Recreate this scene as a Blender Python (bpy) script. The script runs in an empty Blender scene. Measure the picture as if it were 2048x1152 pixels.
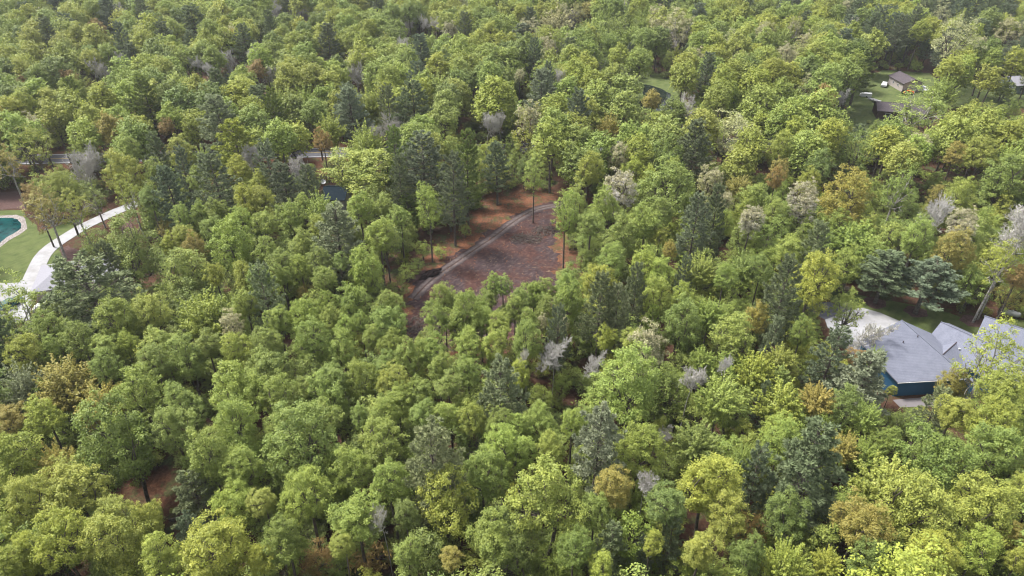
import bpy, bmesh, math, random
import numpy as np
from mathutils import Vector

# ------------------------------------------------------------------ camera, sky, sun, exposure
S = bpy.context.scene
COL = S.collection
CAM_H, PITCH, FPX = 76.0, math.radians(34), 1367.0      # metres above ground, tilt down, focal length in photo pixels
cam_d = bpy.data.cameras.new('drone_camera'); cam = bpy.data.objects.new('drone_camera', cam_d); COL.objects.link(cam)
cam.location = (0, 0, CAM_H); cam.rotation_euler = (math.pi/2 - PITCH, 0, 0)
cam_d.sensor_width = 36; cam_d.lens = 36*FPX/2048; cam_d.clip_start = 1; cam_d.clip_end = 6000
S.camera = cam
SUN_EL, SUN_AZ = math.radians(58), math.radians(-62)     # azimuth measured from +y towards +x
w = bpy.data.worlds.new('World'); S.world = w; w.use_nodes = True
nt = w.node_tree; bg = nt.nodes['Background']
sky = nt.nodes.new('ShaderNodeTexSky'); sky.sky_type = 'NISHITA'; sky.sun_disc = False
sky.sun_elevation = SUN_EL; sky.sun_rotation = SUN_AZ; sky.dust_density = 4; sky.ozone_density = 1; sky.air_density = 1
hs = nt.nodes.new('ShaderNodeHueSaturation'); hs.inputs['Saturation'].default_value = 0.35   # thin cloud greys the blue
nt.links.new(sky.outputs[0], hs.inputs['Color']); nt.links.new(hs.outputs[0], bg.inputs[0]); bg.inputs[1].default_value = 0.09
sun_d = bpy.data.lights.new('sun', 'SUN'); sun_d.energy = 1.5; sun_d.angle = math.radians(10); sun_d.color = (1, 0.975, 0.93)
sun = bpy.data.objects.new('sun', sun_d); COL.objects.link(sun)
sd = Vector((math.sin(SUN_AZ)*math.cos(SUN_EL), math.cos(SUN_AZ)*math.cos(SUN_EL), math.sin(SUN_EL)))
sun.rotation_euler = sd.to_track_quat('Z', 'Y').to_euler(); sun.location = (0, 0, 200)
S.view_settings.view_transform = 'Standard'; S.view_settings.look = 'None'; S.view_settings.gamma = 1; S.view_settings.exposure = 1.95
S.cycles.filter_width = 1.1; S.cycles.use_denoising = True
S.cycles.max_bounces = 6; S.cycles.diffuse_bounces = 3; S.cycles.transmission_bounces = 4; S.cycles.glossy_bounces = 2
S.cycles.transparent_max_bounces = 4; S.cycles.volume_bounces = 0

# survey of the photo: where on the ground (or at height z) the point seen at photo pixel (u, v) stands
_fw = np.array([0, math.cos(PITCH), -math.sin(PITCH)]); _up = np.array([0, math.sin(PITCH), math.cos(PITCH)])
def at(u, v, z=0.0):
    d = _fw*FPX + np.array([u-1024.0, 0, 0]) - _up*(v-576.0)
    return np.array([0, 0, CAM_H]) + d*((z-CAM_H)/d[2])
def px(p):
    q = np.asarray(p, float) - [0, 0, CAM_H]; dd = q @ _fw
    return 1024 + FPX*q[0]/dd, 576 - FPX*(q @ _up)/dd, dd
def inside(poly, x, y):
    r = False; n = len(poly); j = n-1
    for i in range(n):
        xi, yi = poly[i][:2]; xj, yj = poly[j][:2]
        if (yi > y) != (yj > y) and x < (xj-xi)*(y-yi)/(yj-yi)+xi: r = not r
        j = i
    return r
def inside_np(poly, X, Y):
    r = np.zeros(X.shape, bool); n = len(poly); j = n-1
    for i in range(n):
        xi, yi = poly[i][:2]; xj, yj = poly[j][:2]
        c = ((yi > Y) != (yj > Y)) & (X < (xj-xi)*(Y-yi)/((yj-yi) if yj != yi else 1e-9)+xi)
        r ^= c; j = i
    return r

# ------------------------------------------------------------------ materials
def mat(name, rgb, rough=0.8, spec=0.3):
    m = bpy.data.materials.new(name); m.use_nodes = True
    b = m.node_tree.nodes['Principled BSDF']; b.inputs['Base Color'].default_value = (*rgb, 1)
    b.inputs['Roughness'].default_value = rough; b.inputs['Specular IOR Level'].default_value = spec
    return m
def N(m, t, **kw):
    n = m.node_tree.nodes.new(t)
    for k, v in kw.items():
        if k.startswith('i_'): n.inputs[k[2:].replace('_', ' ')].default_value = v
        else: setattr(n, k, v)
    return n
def L(m, a, b): m.node_tree.links.new(a, b)
def ramp(m, fac, stops):
    r = N(m, 'ShaderNodeValToRGB'); e = r.color_ramp.elements
    while len(e) < len(stops): e.new(0.5)
    for x, (p, c) in zip(e, stops): x.position = p; x.color = (*c, 1)
    L(m, fac, r.inputs[0]); return r.outputs[0]
def noise(m, scale, detail=6, rough=0.6, co=None, dist=0.0):
    n = N(m, 'ShaderNodeTexNoise'); n.inputs['Scale'].default_value = scale; n.inputs['Detail'].default_value = detail
    n.inputs['Roughness'].default_value = rough; n.inputs['Distortion'].default_value = dist
    if co is None:
        co = m.node_tree.nodes.get('geo') or N(m, 'ShaderNodeNewGeometry', name='geo'); co = co.outputs['Position']
    L(m, co, n.inputs['Vector']); return n.outputs['Fac']
def mix(m, f, a, b, t='MIX'):
    n = N(m, 'ShaderNodeMix', data_type='RGBA', blend_type=t)
    for s, i in ((f, 0), (a, 6), (b, 7)):
        if isinstance(s, (tuple, list)): n.inputs[i].default_value = (*s, 1)
        elif isinstance(s, (int, float)): n.inputs[i].default_value = s
        else: L(m, s, n.inputs[i])
    return n.outputs[2]
def base(m): return m.node_tree.nodes['Principled BSDF']
def bump(m, h, strength=0.5, dist=0.1):
    b = N(m, 'ShaderNodeBump'); b.inputs['Strength'].default_value = strength; b.inputs['Distance'].default_value = dist
    L(m, h, b.inputs['Height']); L(m, b.outputs[0], base(m).inputs['Normal'])

def leaf_material(name, rough=0.5, trans=0.25, blossom=None):
    m = mat(name, (0.1, 0.15, 0.05), rough, 0.25); b = base(m)
    t = N(m, 'ShaderNodeAttribute', attribute_type='INSTANCER', attribute_name='tint')
    v = N(m, 'ShaderNodeAttribute', attribute_type='GEOMETRY', attribute_name='shade')
    mr = N(m, 'ShaderNodeMapRange'); L(m, v.outputs['Fac'], mr.inputs[0]); mr.inputs[3].default_value = 0.72; mr.inputs[4].default_value = 1.32
    hr = N(m, 'ShaderNodeMapRange'); L(m, v.outputs['Fac'], hr.inputs[0]); hr.inputs[3].default_value = 0.512; hr.inputs[4].default_value = 0.486
    hsv = N(m, 'ShaderNodeHueSaturation'); L(m, hr.outputs[0], hsv.inputs['Hue']); L(m, mr.outputs[0], hsv.inputs['Value'])
    c = t.outputs['Color']
    if blossom:
        tip = N(m, 'ShaderNodeAttribute', attribute_type='GEOMETRY', attribute_name='tip')
        c = mix(m, tip.outputs['Fac'], c, blossom)
    L(m, c, hsv.inputs['Color']); L(m, hsv.outputs[0], b.inputs['Base Color'])
    tr = N(m, 'ShaderNodeBsdfTranslucent'); L(m, hsv.outputs[0], tr.inputs[0])
    mx = N(m, 'ShaderNodeMixShader'); mx.inputs[0].default_value = trans
    L(m, b.outputs[0], mx.inputs[1]); L(m, tr.outputs[0], mx.inputs[2])
    L(m, mx.outputs[0], m.node_tree.nodes['Material Output'].inputs['Surface'])
    return m
LEAF = leaf_material('leaves'); NEEDLE = leaf_material('needles', 0.65, 0.22); NEEDLE.node_tree.nodes['Principled BSDF'].inputs['Specular IOR Level'].default_value = .1
BLOOM = leaf_material('leaves_with_cream_catkins', blossom=(0.37, 0.345, 0.2))
TWIG = mat('pale_twigs', (0.42, 0.395, 0.375), 0.8)
BARK = mat('bark', (0.1, 0.08, 0.065), 0.9)
L(BARK, ramp(BARK, noise(BARK, 3, 5), [(0.3, (0.045, 0.035, 0.028)), (0.7, (0.15, 0.125, 0.105))]), base(BARK).inputs['Base Color'])
PALEBARK = mat('pale_bark', (0.4, 0.37, 0.33), 0.85)
L(PALEBARK, ramp(PALEBARK, noise(PALEBARK, 2.5, 5), [(0.35, (0.16, 0.145, 0.13)), (0.65, (0.46, 0.43, 0.39))]), base(PALEBARK).inputs['Base Color'])

# ------------------------------------------------------------------ mesh helpers
def mesh_np(name, V, faces, mats, mi=None, attrs=None, smooth=False):
    """V (n,3); faces: list of (k,m) index arrays with k corners; attrs {name: per-face floats}"""
    me = bpy.data.meshes.new(name); V = np.asarray(V, np.float32)
    me.vertices.add(len(V)); me.vertices.foreach_set('co', V.ravel())
    tot = [np.full(len(f), f.shape[1]) for f in faces]; ls = np.concatenate([f.ravel() for f in faces]); tot = np.concatenate(tot)
    me.loops.add(len(ls)); me.loops.foreach_set('vertex_index', ls.astype(np.int32))
    me.polygons.add(len(tot)); st = np.concatenate([[0], np.cumsum(tot)[:-1]])
    me.polygons.foreach_set('loop_start', st.astype(np.int32)); me.polygons.foreach_set('loop_total', tot.astype(np.int32))
    for m in mats: me.materials.append(m)
    if mi is not None: me.polygons.foreach_set('material_index', np.asarray(mi, np.int32))
    me.polygons.foreach_set('use_smooth', np.full(len(tot), smooth))
    for k, a in (attrs or {}).items():
        at_ = me.attributes.new(k, 'FLOAT', 'FACE'); at_.data.foreach_set('value', np.asarray(a, np.float32))
    me.update(calc_edges=True); me.validate()
    return me
def unit(a): return a/np.maximum(np.linalg.norm(a, axis=-1, keepdims=True), 1e-9)
def quads(C, Nn, ln, wd, rng, along=None):
    """rhombic leaves centred at C with normals Nn"""
    n = len(C)
    r = rng.normal(size=(n, 3)) if along is None else along
    t = unit(r - Nn*np.sum(r*Nn, 1, keepdims=True)); b = np.cross(Nn, t)
    ln = np.asarray(ln).reshape(-1, 1); wd = np.asarray(wd).reshape(-1, 1)
    return np.stack([C-t*ln*.5, C+b*wd*.5+t*ln*.08, C+t*ln*.5, C-b*wd*.5+t*ln*.08], 1)
class Tubes:
    def __init__(s): s.V = []; s.F = []; s.n = 0
    def add(s, pts, rad, k=5):
        pts = np.asarray(pts, float); m = len(pts); rad = np.broadcast_to(np.asarray(rad, float), (m,))
        d = unit(np.gradient(pts, axis=0)); ref = np.array([0.31, 0.95, 0.05]) if abs(d[0][1]) < .9 else np.array([1., 0, 0])
        a = unit(np.cross(d, ref)); b = np.cross(d, a); th = np.arange(k)*2*math.pi/k
        ring = pts[:, None] + rad[:, None, None]*(np.cos(th)[None, :, None]*a[:, None] + np.sin(th)[None, :, None]*b[:, None])
        s.V.append(ring.reshape(-1, 3)); i = np.arange(m-1)[:, None]*k; j = np.arange(k)[None]; j2 = (j+1) % k
        s.F.append(np.stack([i+j, i+j2, i+k+j2, i+k+j], -1).reshape(-1, 4) + s.n); s.n += m*k
    def mesh(s, name, m): return mesh_np(name, np.concatenate(s.V), [np.concatenate(s.F)], [m], smooth=True)

# ------------------------------------------------------------------ tree builders: (trunk mesh, crown mesh, nominal width, nominal height, crown centre height)
def bend(p, q, rng, amt=.12, n=5):
    t = np.linspace(0, 1, n)[:, None]; L_ = np.linalg.norm(q-p)
    return p + (q-p)*t + np.sin(t*math.pi)*rng.normal(size=3)*amt*L_*.5 + np.array([0, 0, 1])*np.sin(t*math.pi)*-.06*L_
def broadleaf(seed, R=4.0, RZ=5.7, H=17.0, puffs=200, per=88, boughs=9, pr=(0.36, .72), leaf=(.13, .255), mt=None, lump=.45, airy=0.0, tip=None, bark=None, low=-.75, flat=1.0):
    rng = np.random.default_rng(seed); cz = H-RZ
    B = unit(rng.normal(size=(boughs, 3))*[1, 1, .55] + [0, 0, .38])
    i = np.arange(puffs)+.5; ph = i*2.39996 + rng.uniform(0, 6); z = 1-(1-low)*i/puffs
    D = np.stack([np.sqrt(1-z*z)*np.cos(ph), np.sqrt(1-z*z)*np.sin(ph), z], 1); D = unit(D+rng.normal(size=D.shape)*.16)
    near = np.max(D @ B.T, 1); fac = (1-lump) + lump*np.clip(near, 0, 1)**5 + rng.normal(size=puffs)*.085
    inner = rng.random(puffs) < .16; fac = np.where(inner, fac*rng.uniform(.45, .75, puffs), fac)
    up_ = np.clip(D[:, 2], 0, 1); wide = 1-.22*up_**1.5; wide = np.where(D[:, 2] < 0, 1+.02*D[:, 2], wide)
    P = D*fac[:, None]*np.array([R, R, RZ])*.88*np.stack([wide, wide, 1+.06*up_**3], 1) + [0, 0, cz]
    rad = rng.uniform(*pr, puffs)*R/4; keep = rng.random(puffs) > airy
    tb = Tubes(); lean = rng.normal(size=2)*.35
    fork = np.array([lean[0], lean[1], cz-RZ*.45])
    tb.add(np.array([[0, 0, -16], [0, 0, -.4], [lean[0]*.3, lean[1]*.3, fork[2]*.35], [lean[0]*.8, lean[1]*.5, fork[2]*.7], fork]), [.34*R/4, .27*R/4, .23*R/4, .2*R/4, .17*R/4], 7)
    for b in B:
        e = fork*0 + [0, 0, cz] + b*np.array([R, R, RZ])*.66
        limb = bend(fork, e, rng, .2, 6); tb.add(limb, np.linspace(.13, .04, 6)*R/4, 5)
        for _ in range(4):
            k = rng.integers(2, 5); j = np.argmin(np.linalg.norm(P-limb[k]-b*1.2, axis=1)+rng.random(puffs)*3)
            tb.add(bend(limb[k], P[j], rng, .2, 4), np.linspace(.06, .018, 4)*R/4, 4)
    out = unit((P-[0, 0, cz-RZ*.35])/np.array([R, R, RZ]))
    C, Nn, sh, tp = [], [], [], []
    for k in range(puffs):
        if not keep[k]: continue
        n = max(12, int(per*rng.uniform(.8, 1.2)))
        nt_ = max(3, n//5); d = unit(rng.normal(size=(nt_, 3))*.8 + out[k]*.5 + [0, 0, .6])
        q_ = rng.random(nt_); rr = rad[k]*np.where(q_ < .72, rng.uniform(.7, 1.08, nt_), np.where(q_ < .86, rng.uniform(.3, .7, nt_), rng.uniform(1.0, 1.45, nt_)))
        n = nt_*5; d7 = np.repeat(d, 5, 0)                       # leaves stand in tufts of five round a twig end
        c = P[k] + np.repeat(d*rr[:, None]*[1, 1, .85], 5, 0) + rng.normal(size=(n, 3))*[.14, .14, .09]*(R/4)**.5
        C.append(c); Nn.append(unit(d7*.55 + [0, 0, .5] + rng.normal(size=(n, 3))*.4))
        tuft = np.repeat(rng.normal(size=nt_)*.12, 5)*flat
        sh.append(np.clip(rng.normal(.5, .13) + tuft + rng.normal(size=n)*.14*flat, 0, 1))
        if tip is not None:
            q = np.clip((out[k][2]-.15)*tip+rng.normal()*.25, 0, 1); tp.append((rng.random(n) < q)*1.0)
    C = np.concatenate(C); Nn = np.concatenate(Nn); ln = rng.uniform(*leaf, len(C))*(R/4)**.5
    Q = quads(C, Nn, ln, ln*rng.uniform(.55, .8, len(C)), rng)
    at_ = {'shade': np.concatenate(sh)}
    if tip is not None: at_['tip'] = np.concatenate(tp)
    crown = mesh_np('crown', Q.reshape(-1, 3), [np.arange(len(C)*4).reshape(-1, 4)], [mt or LEAF], attrs=at_)
    return tb.mesh('trunk', bark or BARK), crown, 2*R*.98, H, cz
def feather(seed, R=3.6, H=14.5, shoots=115, per=62):
    rng = np.random.default_rng(seed); tb = Tubes(); RZ = H*.36; cz = H-RZ
    tb.add([[0, 0, -16], [0, 0, -.4], [.1, 0, H*.25], [0, .1, H*.5]], [.24, .2, .16, .11], 6)
    C, Nn, sh, al = [], [], [], []
    for s in range(shoots):
        a = s*2.39996 + rng.normal()*.2; rr = math.sqrt((s+.5)/shoots); zf = rng.uniform(-.35, .15)
        st = np.array([math.cos(a)*rr*R*.42, math.sin(a)*rr*R*.42, cz + RZ*(zf - rr*.25)])
        tipd = unit(np.array([math.cos(a)*rr*1.15, math.sin(a)*rr*1.15, 1.25-rr*.75]) + rng.normal(size=3)*.1)
        ln = R*rng.uniform(.62, 1.0)*(1.25-.35*rr)
        en = st+tipd*ln; en[2] = min(en[2], H+.3)
        if s % 4 == 0: tb.add(np.array([[0, .1, H*.45], (st+[0, 0, H*.5])*.5, st, st+tipd*ln*.6]), [.06, .045, .03, .012], 4)
        n = per; t = rng.random(n)**.8; side = rng.normal(size=(n, 3)); side = unit(side - tipd*np.sum(side*tipd, 1, keepdims=True))
        wd = .42*(1-t)**.7 + .06
        c = st + (en-st)*t[:, None] + side*(wd*rng.uniform(.3, 1, n))[:, None] - np.array([0, 0, 1])*(wd*.25)[:, None]
        C.append(c); Nn.append(unit(side*.35 + [0, 0, .8] + rng.normal(size=(n, 3))*.35)); al.append(unit(side+tipd*.5))
        sh.append(np.clip(rng.normal(.5, .12) + rng.normal(size=n)*.18, 0, 1))
    n = 1500; d = unit(rng.normal(size=(n, 3))); c = d*rng.uniform(.3, .62, n)[:, None]*[R, R, RZ]*1.15 + [0, 0, cz-RZ*.35]
    C.append(c); Nn.append(unit(d+[0, 0, .7])); al.append(rng.normal(size=(n, 3))); sh.append(np.clip(rng.normal(.45, .2, n), 0, 1))
    C = np.concatenate(C); ln = rng.uniform(.26, .42, len(C))
    Q = quads(C, np.concatenate(Nn), ln, ln*.5, rng, np.concatenate(al))
    return tb.mesh('trunk', BARK), mesh_np('crown', Q.reshape(-1, 3), [np.arange(len(C)*4).reshape(-1, 4)], [LEAF], attrs={'shade': np.concatenate(sh)}), 2*R, H, cz
def pine(seed, R=3.4, H=19.0, whorls=15, start=.3, tall=False):
    rng = np.random.default_rng(seed); tb = Tubes()
    lean = rng.normal(size=2)*.3
    axis = lambda z: np.array([lean[0]*(z/H)**2, lean[1]*(z/H)**2, z])
    tb.add([axis(z) for z in np.linspace(-.4, H*.97, 7)], np.linspace(.27, .04, 7), 7)
    C, T, sh = [], [], []
    for wv in range(whorls):
        f = wv/(whorls-1); z = H*(start + (1-start)*.965*f); prof = min(1, (1-f)*1.12+.09)**.62*(1 if wv % 3 else .84)
        if f < .12: prof *= .75
        nb = rng.integers(4, 7); a0 = rng.uniform(0, 6.3)
        for b in range(nb):
            ln = max(.5, R*prof*rng.uniform(.68, 1.14)); a = a0 + b*6.283/nb + rng.normal()*.22
            h = np.array([math.cos(a), math.sin(a), 0]); rise = .15 + .75*f**1.5
            t = np.linspace(0, 1, 6)[:, None]
            pts = axis(z) + h*ln*t + np.array([0, 0, 1])*ln*(rise*t - .32*(1-f)*t + .30*t**2.6)
            tb.add(pts, np.linspace(.055, .012, 6), 4)
            nt_ = int(5+12*ln/R); tt = rng.uniform(.22, 1.0, nt_)**.75; tt[0] = 1.0
            base_ = np.stack([np.interp(tt, t[:, 0], pts[:, k]) for k in range(3)], 1)
            lat = np.array([-h[1], h[0], 0]); off = rng.uniform(-1, 1, nt_)*ln*.34*(1.12-tt)**.6; off[0] = 0
            base_ = base_ + lat*off[:, None] + h*(np.abs(off)*.25)[:, None] + np.array([0, 0, 1])*(rng.uniform(-.03, .12, nt_))[:, None]
            nd = 17; cc = np.repeat(base_, nd, 0); m = len(cc)
            dirs = unit(np.repeat(unit(h*.75 + lat*np.sign(off)[:, None]*.35 + [0, 0, .55]), nd, 0)*.8 + rng.normal(size=(m, 3))*.62)
            C.append(cc + dirs*.2); T.append(dirs); s0 = rng.normal(.5, .1)
            sh.append(np.clip(s0 + np.repeat(rng.normal(size=nt_)*.12, nd) + rng.normal(size=m)*.12, 0, 1))
    C = np.concatenate(C); T = np.concatenate(T); n = len(C)
    Nn = unit(np.cross(T, rng.normal(size=(n, 3)))); Q = quads(C, Nn, rng.uniform(.42, .62, n), rng.uniform(.09, .14, n), rng, T)
    return tb.mesh('trunk', BARK), mesh_np('crown', Q.reshape(-1, 3), [np.arange(n*4).reshape(-1, 4)], [NEEDLE], attrs={'shade': np.concatenate(sh)}), 2*R, H, H*(start+1)/2+.4
def bare(seed, R=3.0, H=15.0, bud=.13, buds=2200, spread=1.0):
    rng = np.random.default_rng(seed); tb = Tubes(); tw = Tubes(); ends = []
    def grow(p, d, ln, r, lev):
        n = 4; pts = [p]; dd = d
        for _ in range(n):
            dd = unit(dd + rng.normal(size=3)*.16 + np.array([0, 0, .07])); pts.append(pts[-1]+dd*ln/n)
        (tb if lev < 2 else tw).add(pts, np.linspace(r, r*.5, n+1), 5 if lev < 2 else 3)
        if lev >= 3:
            ends.extend(pts[1:])
        if lev < 4:
            for _ in range((8, 6, 5, 4)[lev]):
                k = rng.integers(1, n+1) if lev else rng.integers(2, n+1)
                side = unit(rng.normal(size=3)); nd = unit(dd*.62 + side*.85*spread + np.array([0, 0, .16]))
                grow(pts[k], nd, ln*rng.uniform(.5, .72), max(.03, r*.55), lev+1)
    lean = rng.normal(size=2)*.3
    tb.add([[0, 0, -16], [0, 0, -.4], [lean[0]*.4, lean[1]*.4, H*.25], [lean[0], lean[1], H*.48]], [.13, .12, .1, .085], 6)
    grow(np.array([lean[0], lean[1], H*.47]), unit(np.array([lean[0]*.2, lean[1]*.2, 1])), H*.24, .085, 0)
    e = np.array(ends)
    top = np.concatenate(tw.V)[:, 2].max(); k = (H-H*.45)/(top-H*.45)
    idx = rng.integers(0, len(e), buds); C = e[idx] + rng.normal(size=(buds, 3))*.12; ln = rng.uniform(.7, 1.4, buds)*bud
    Q = quads(C, unit(rng.normal(size=(buds, 3))+[0, 0, .5]), ln, ln*.6, rng)
    V = np.concatenate(tw.V); F = np.concatenate(tw.F); nV = len(V)
    V = np.concatenate([V, Q.reshape(-1, 3)]); F2 = np.arange(buds*4).reshape(-1, 4) + nV
    V[:, 2] = np.where(V[:, 2] > H*.45, H*.45+(V[:, 2]-H*.45)*k, V[:, 2])
    for a in tb.V: a[:, 2] = np.where(a[:, 2] > H*.45, H*.45+(a[:, 2]-H*.45)*k, a[:, 2])
    rr = np.percentile(np.hypot(V[:, 0]-lean[0], V[:, 1]-lean[1]), 93); sc = R/rr
    for a in [V]+tb.V:
        g = np.clip((a[:, 2]-H*.4)/(H*.12), 0, 1)*(sc-1)+1; a[:, 0] = lean[0]+(a[:, 0]-lean[0])*g; a[:, 1] = lean[1]+(a[:, 1]-lean[1])*g
    crown = mesh_np('crown', V, [F, F2], [TWIG, LEAF], mi=np.concatenate([np.zeros(len(F)), np.ones(len(F2))]), attrs={'shade': np.clip(rng.normal(.5, .2, len(F)+len(F2)), 0, 1)})
    return tb.mesh('trunk', PALEBARK), crown, 2*R, H, H*.74

# ------------------------------------------------------------------ prototypes (each mesh is shared by many trees)
PROTO = {
 'B': [broadleaf(11), broadleaf(12, lump=.52, boughs=7), broadleaf(13, RZ=5.0, boughs=12, lump=.4), broadleaf(14, RZ=6.2, lump=.5), broadleaf(15, boughs=8, lump=.5, pr=(.3, .62), puffs=235, per=74),
       broadleaf(16, RZ=5.2, lump=.44, boughs=14), broadleaf(17, boughs=6, lump=.56, RZ=6.0), broadleaf(18, lump=.48, airy=.15), broadleaf(19, RZ=6.4, boughs=10, lump=.52), broadleaf(20, boughs=7, lump=.52, airy=.1),
       broadleaf(23, RZ=5.4, boughs=8, lump=.58), broadleaf(24, RZ=5.0, boughs=11, lump=.48), broadleaf(25, RZ=5.8, boughs=6, lump=.6), broadleaf(26, RZ=5.2, boughs=9, lump=.52, airy=.2)],
 'D': [broadleaf(101+i, R=4.4, RZ=(5.2, 4.6, 5.6, 5.0, 4.8, 5.4, 5.0)[i], H=17, puffs=(70, 85, 62, 78, 90, 66, 74)[i], per=105, pr=(.8, 1.4), lump=(.4, .34, .5, .44, .36, .5, .3)[i], boughs=(8, 11, 6, 9, 12, 7, 10)[i], leaf=(.26, .46), flat=.45, low=-.7) for i in range(7)],
 'A': [broadleaf(21, puffs=170, airy=.35, per=50, pr=(.32, .62), lump=.54), broadleaf(22, puffs=180, airy=.4, per=50, pr=(.32, .6), RZ=6, lump=.54, bark=PALEBARK)],
 'C': [broadleaf(31, mt=BLOOM, tip=1.15, puffs=190, per=56, pr=(.34, .64), leaf=(.15, .28)), broadleaf(32, mt=BLOOM, tip=.85, puffs=180, per=56, lump=.54, leaf=(.15, .28), airy=.12)],
 'T': [broadleaf(41, R=3.0, RZ=6.0, H=18, puffs=170, per=52, boughs=8, pr=(.45, .85), lump=.4, low=-.9), broadleaf(42, R=2.9, RZ=5.6, H=18, puffs=160, per=52, boughs=7, pr=(.45, .85), lump=.46, low=-.9)],
 'Y': [broadleaf(91, R=3.4, RZ=4.9, H=10.2, low=-.92, puffs=180, per=52, pr=(.4, .75)), broadleaf(92, R=3.4, RZ=5.2, H=10.8, low=-.92, puffs=180, per=52, lump=.54, boughs=7, pr=(.4, .75)), broadleaf(93, R=3.3, RZ=4.6, H=9.8, low=-.9, puffs=165, per=52, lump=.52, airy=.15, pr=(.4, .75))],
 'F': [feather(51), feather(52, shoots=100), feather(53, H=15.5, R=3.3)],
 'P': [pine(61), pine(62, whorls=13, R=3.8, start=.3), pine(63, whorls=16, R=3.3, start=.22), pine(64, whorls=14, R=3.6, start=.38), pine(65, whorls=12, R=3.9, start=.3)],
 'N': [bare(71), bare(72, spread=1.25, buds=2000), bare(73, H=16, buds=2600)],
 'S': [broadleaf(81, R=2.2, RZ=2.2, H=4.0, puffs=90, per=40, pr=(.6, 1.1), boughs=9, lump=.4, low=-.9), broadleaf(82, R=2.2, RZ=2.5, H=4.6, puffs=85, per=40, pr=(.6, 1.1), boughs=7, lump=.48, low=-.9)],
}
TINT = {'l': (.258, .32, .068), 'y': (.285, .318, .06), 'g': (.212, .268, .058), 'd': (.168, .217, .052), 'o': (.28, .2, .066), 'a': (.29, .255, .06),
        'c': (.32, .32, .145), 'w': (.37, .36, .29), 's': (.225, .26, .142), 'b': (.162, .196, .108), 'x': (.2, .19, .13)}
NAME = {'B': 'broadleaf_tree', 'A': 'airy_tree', 'C': 'blossoming_tree', 'T': 'tall_tree', 'F': 'plumed_tree', 'P': 'pine_tree', 'N': 'bare_tree', 'S': 'shrub', 'Y': 'young_tree'}
WORD = {'B': 'rounded broadleaf tree', 'A': 'airy open tree', 'C': 'cream-tipped tree', 'T': 'slim tree on a bare trunk', 'F': 'plumed upswept tree', 'P': 'pine', 'N': 'twiggy leafless tree', 'S': 'shrub', 'Y': 'young tree'}
HUE = {'l': 'light green', 'y': 'yellow-green', 'g': 'mid green', 'd': 'deep green', 'o': 'rusty orange', 'a': 'amber', 'c': 'creamy', 'w': 'whitish', 's': 'silvery green', 'b': 'dark green', 'x': 'greyish'}
DEFH = {'P': 19, 'N': 14.5, 'S': 5}
RNG = random.Random(5)

class Tree: pass
TREES = []
def zfit(kind, pr_, h, wm, k):
    """vertical scale, lift of the crown along its trunk, and height of the crown centre"""
    _, _, w0, h0, c0 = pr_; s = wm/w0
    if kind == 'P': return h/h0, 0.0, c0*h/h0
    sz = s*k; low = 2*(h0-c0)*1.02
    sz = min(sz, h/low) if kind not in 'SY' else min(sz*1.05, h/low)
    dz = h/sz-h0
    if dz > 15: sz = h/(h0+15); dz = 15.0
    return sz, dz, h-(h0-c0)*sz
def solve(kind, u, v, wpx, h=None, foot=None):
    """ground position, height and crown width of a tree whose crown is centred at photo pixel (u, v) and wpx wide"""
    pk = 'D' if kind == 'B' and v < 270 else kind
    pr_ = PROTO[pk][RNG.randrange(len(PROTO[pk]))]; k = RNG.uniform(1.0, 1.3)
    if foot:
        p = at(*foot); d = px(p)[2]; wm = wpx*d/FPX; lo, hi = 4, 34           # height that brings the crown centre to v
        for _ in range(30):
            m = (lo+hi)/2; lo, hi = (m, hi) if px([p[0], p[1], zfit(kind, pr_, m, wm, k)[2]])[1] > v else (lo, m)
        return pr_, p, m, wm, k
    wm = 7.; hr = RNG.uniform(.96, 1.05)
    for _ in range(8):
        hh = h or (DEFH.get(kind) or min(19.5, max(9, 11+.85*wm)))*hr
        zc = zfit(kind, pr_, hh, wm, k)[2]; p = at(u, v, zc); wm = wpx*px(p)[2]/FPX
    return pr_, p, hh, wm, k
def add_tree(kind, tint, pr_, p, h, wm, k=1.0):
    t = Tree(); t.kind, t.tint, t.proto, t.x, t.y, t.h, t.w = kind, tint, pr_, p[0], p[1], h, wm
    t.sz, t.dz, zc = zfit(kind, pr_, h, wm, k); t.u, t.v, t.d = px([t.x, t.y, zc]); TREES.append(t); return t
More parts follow.
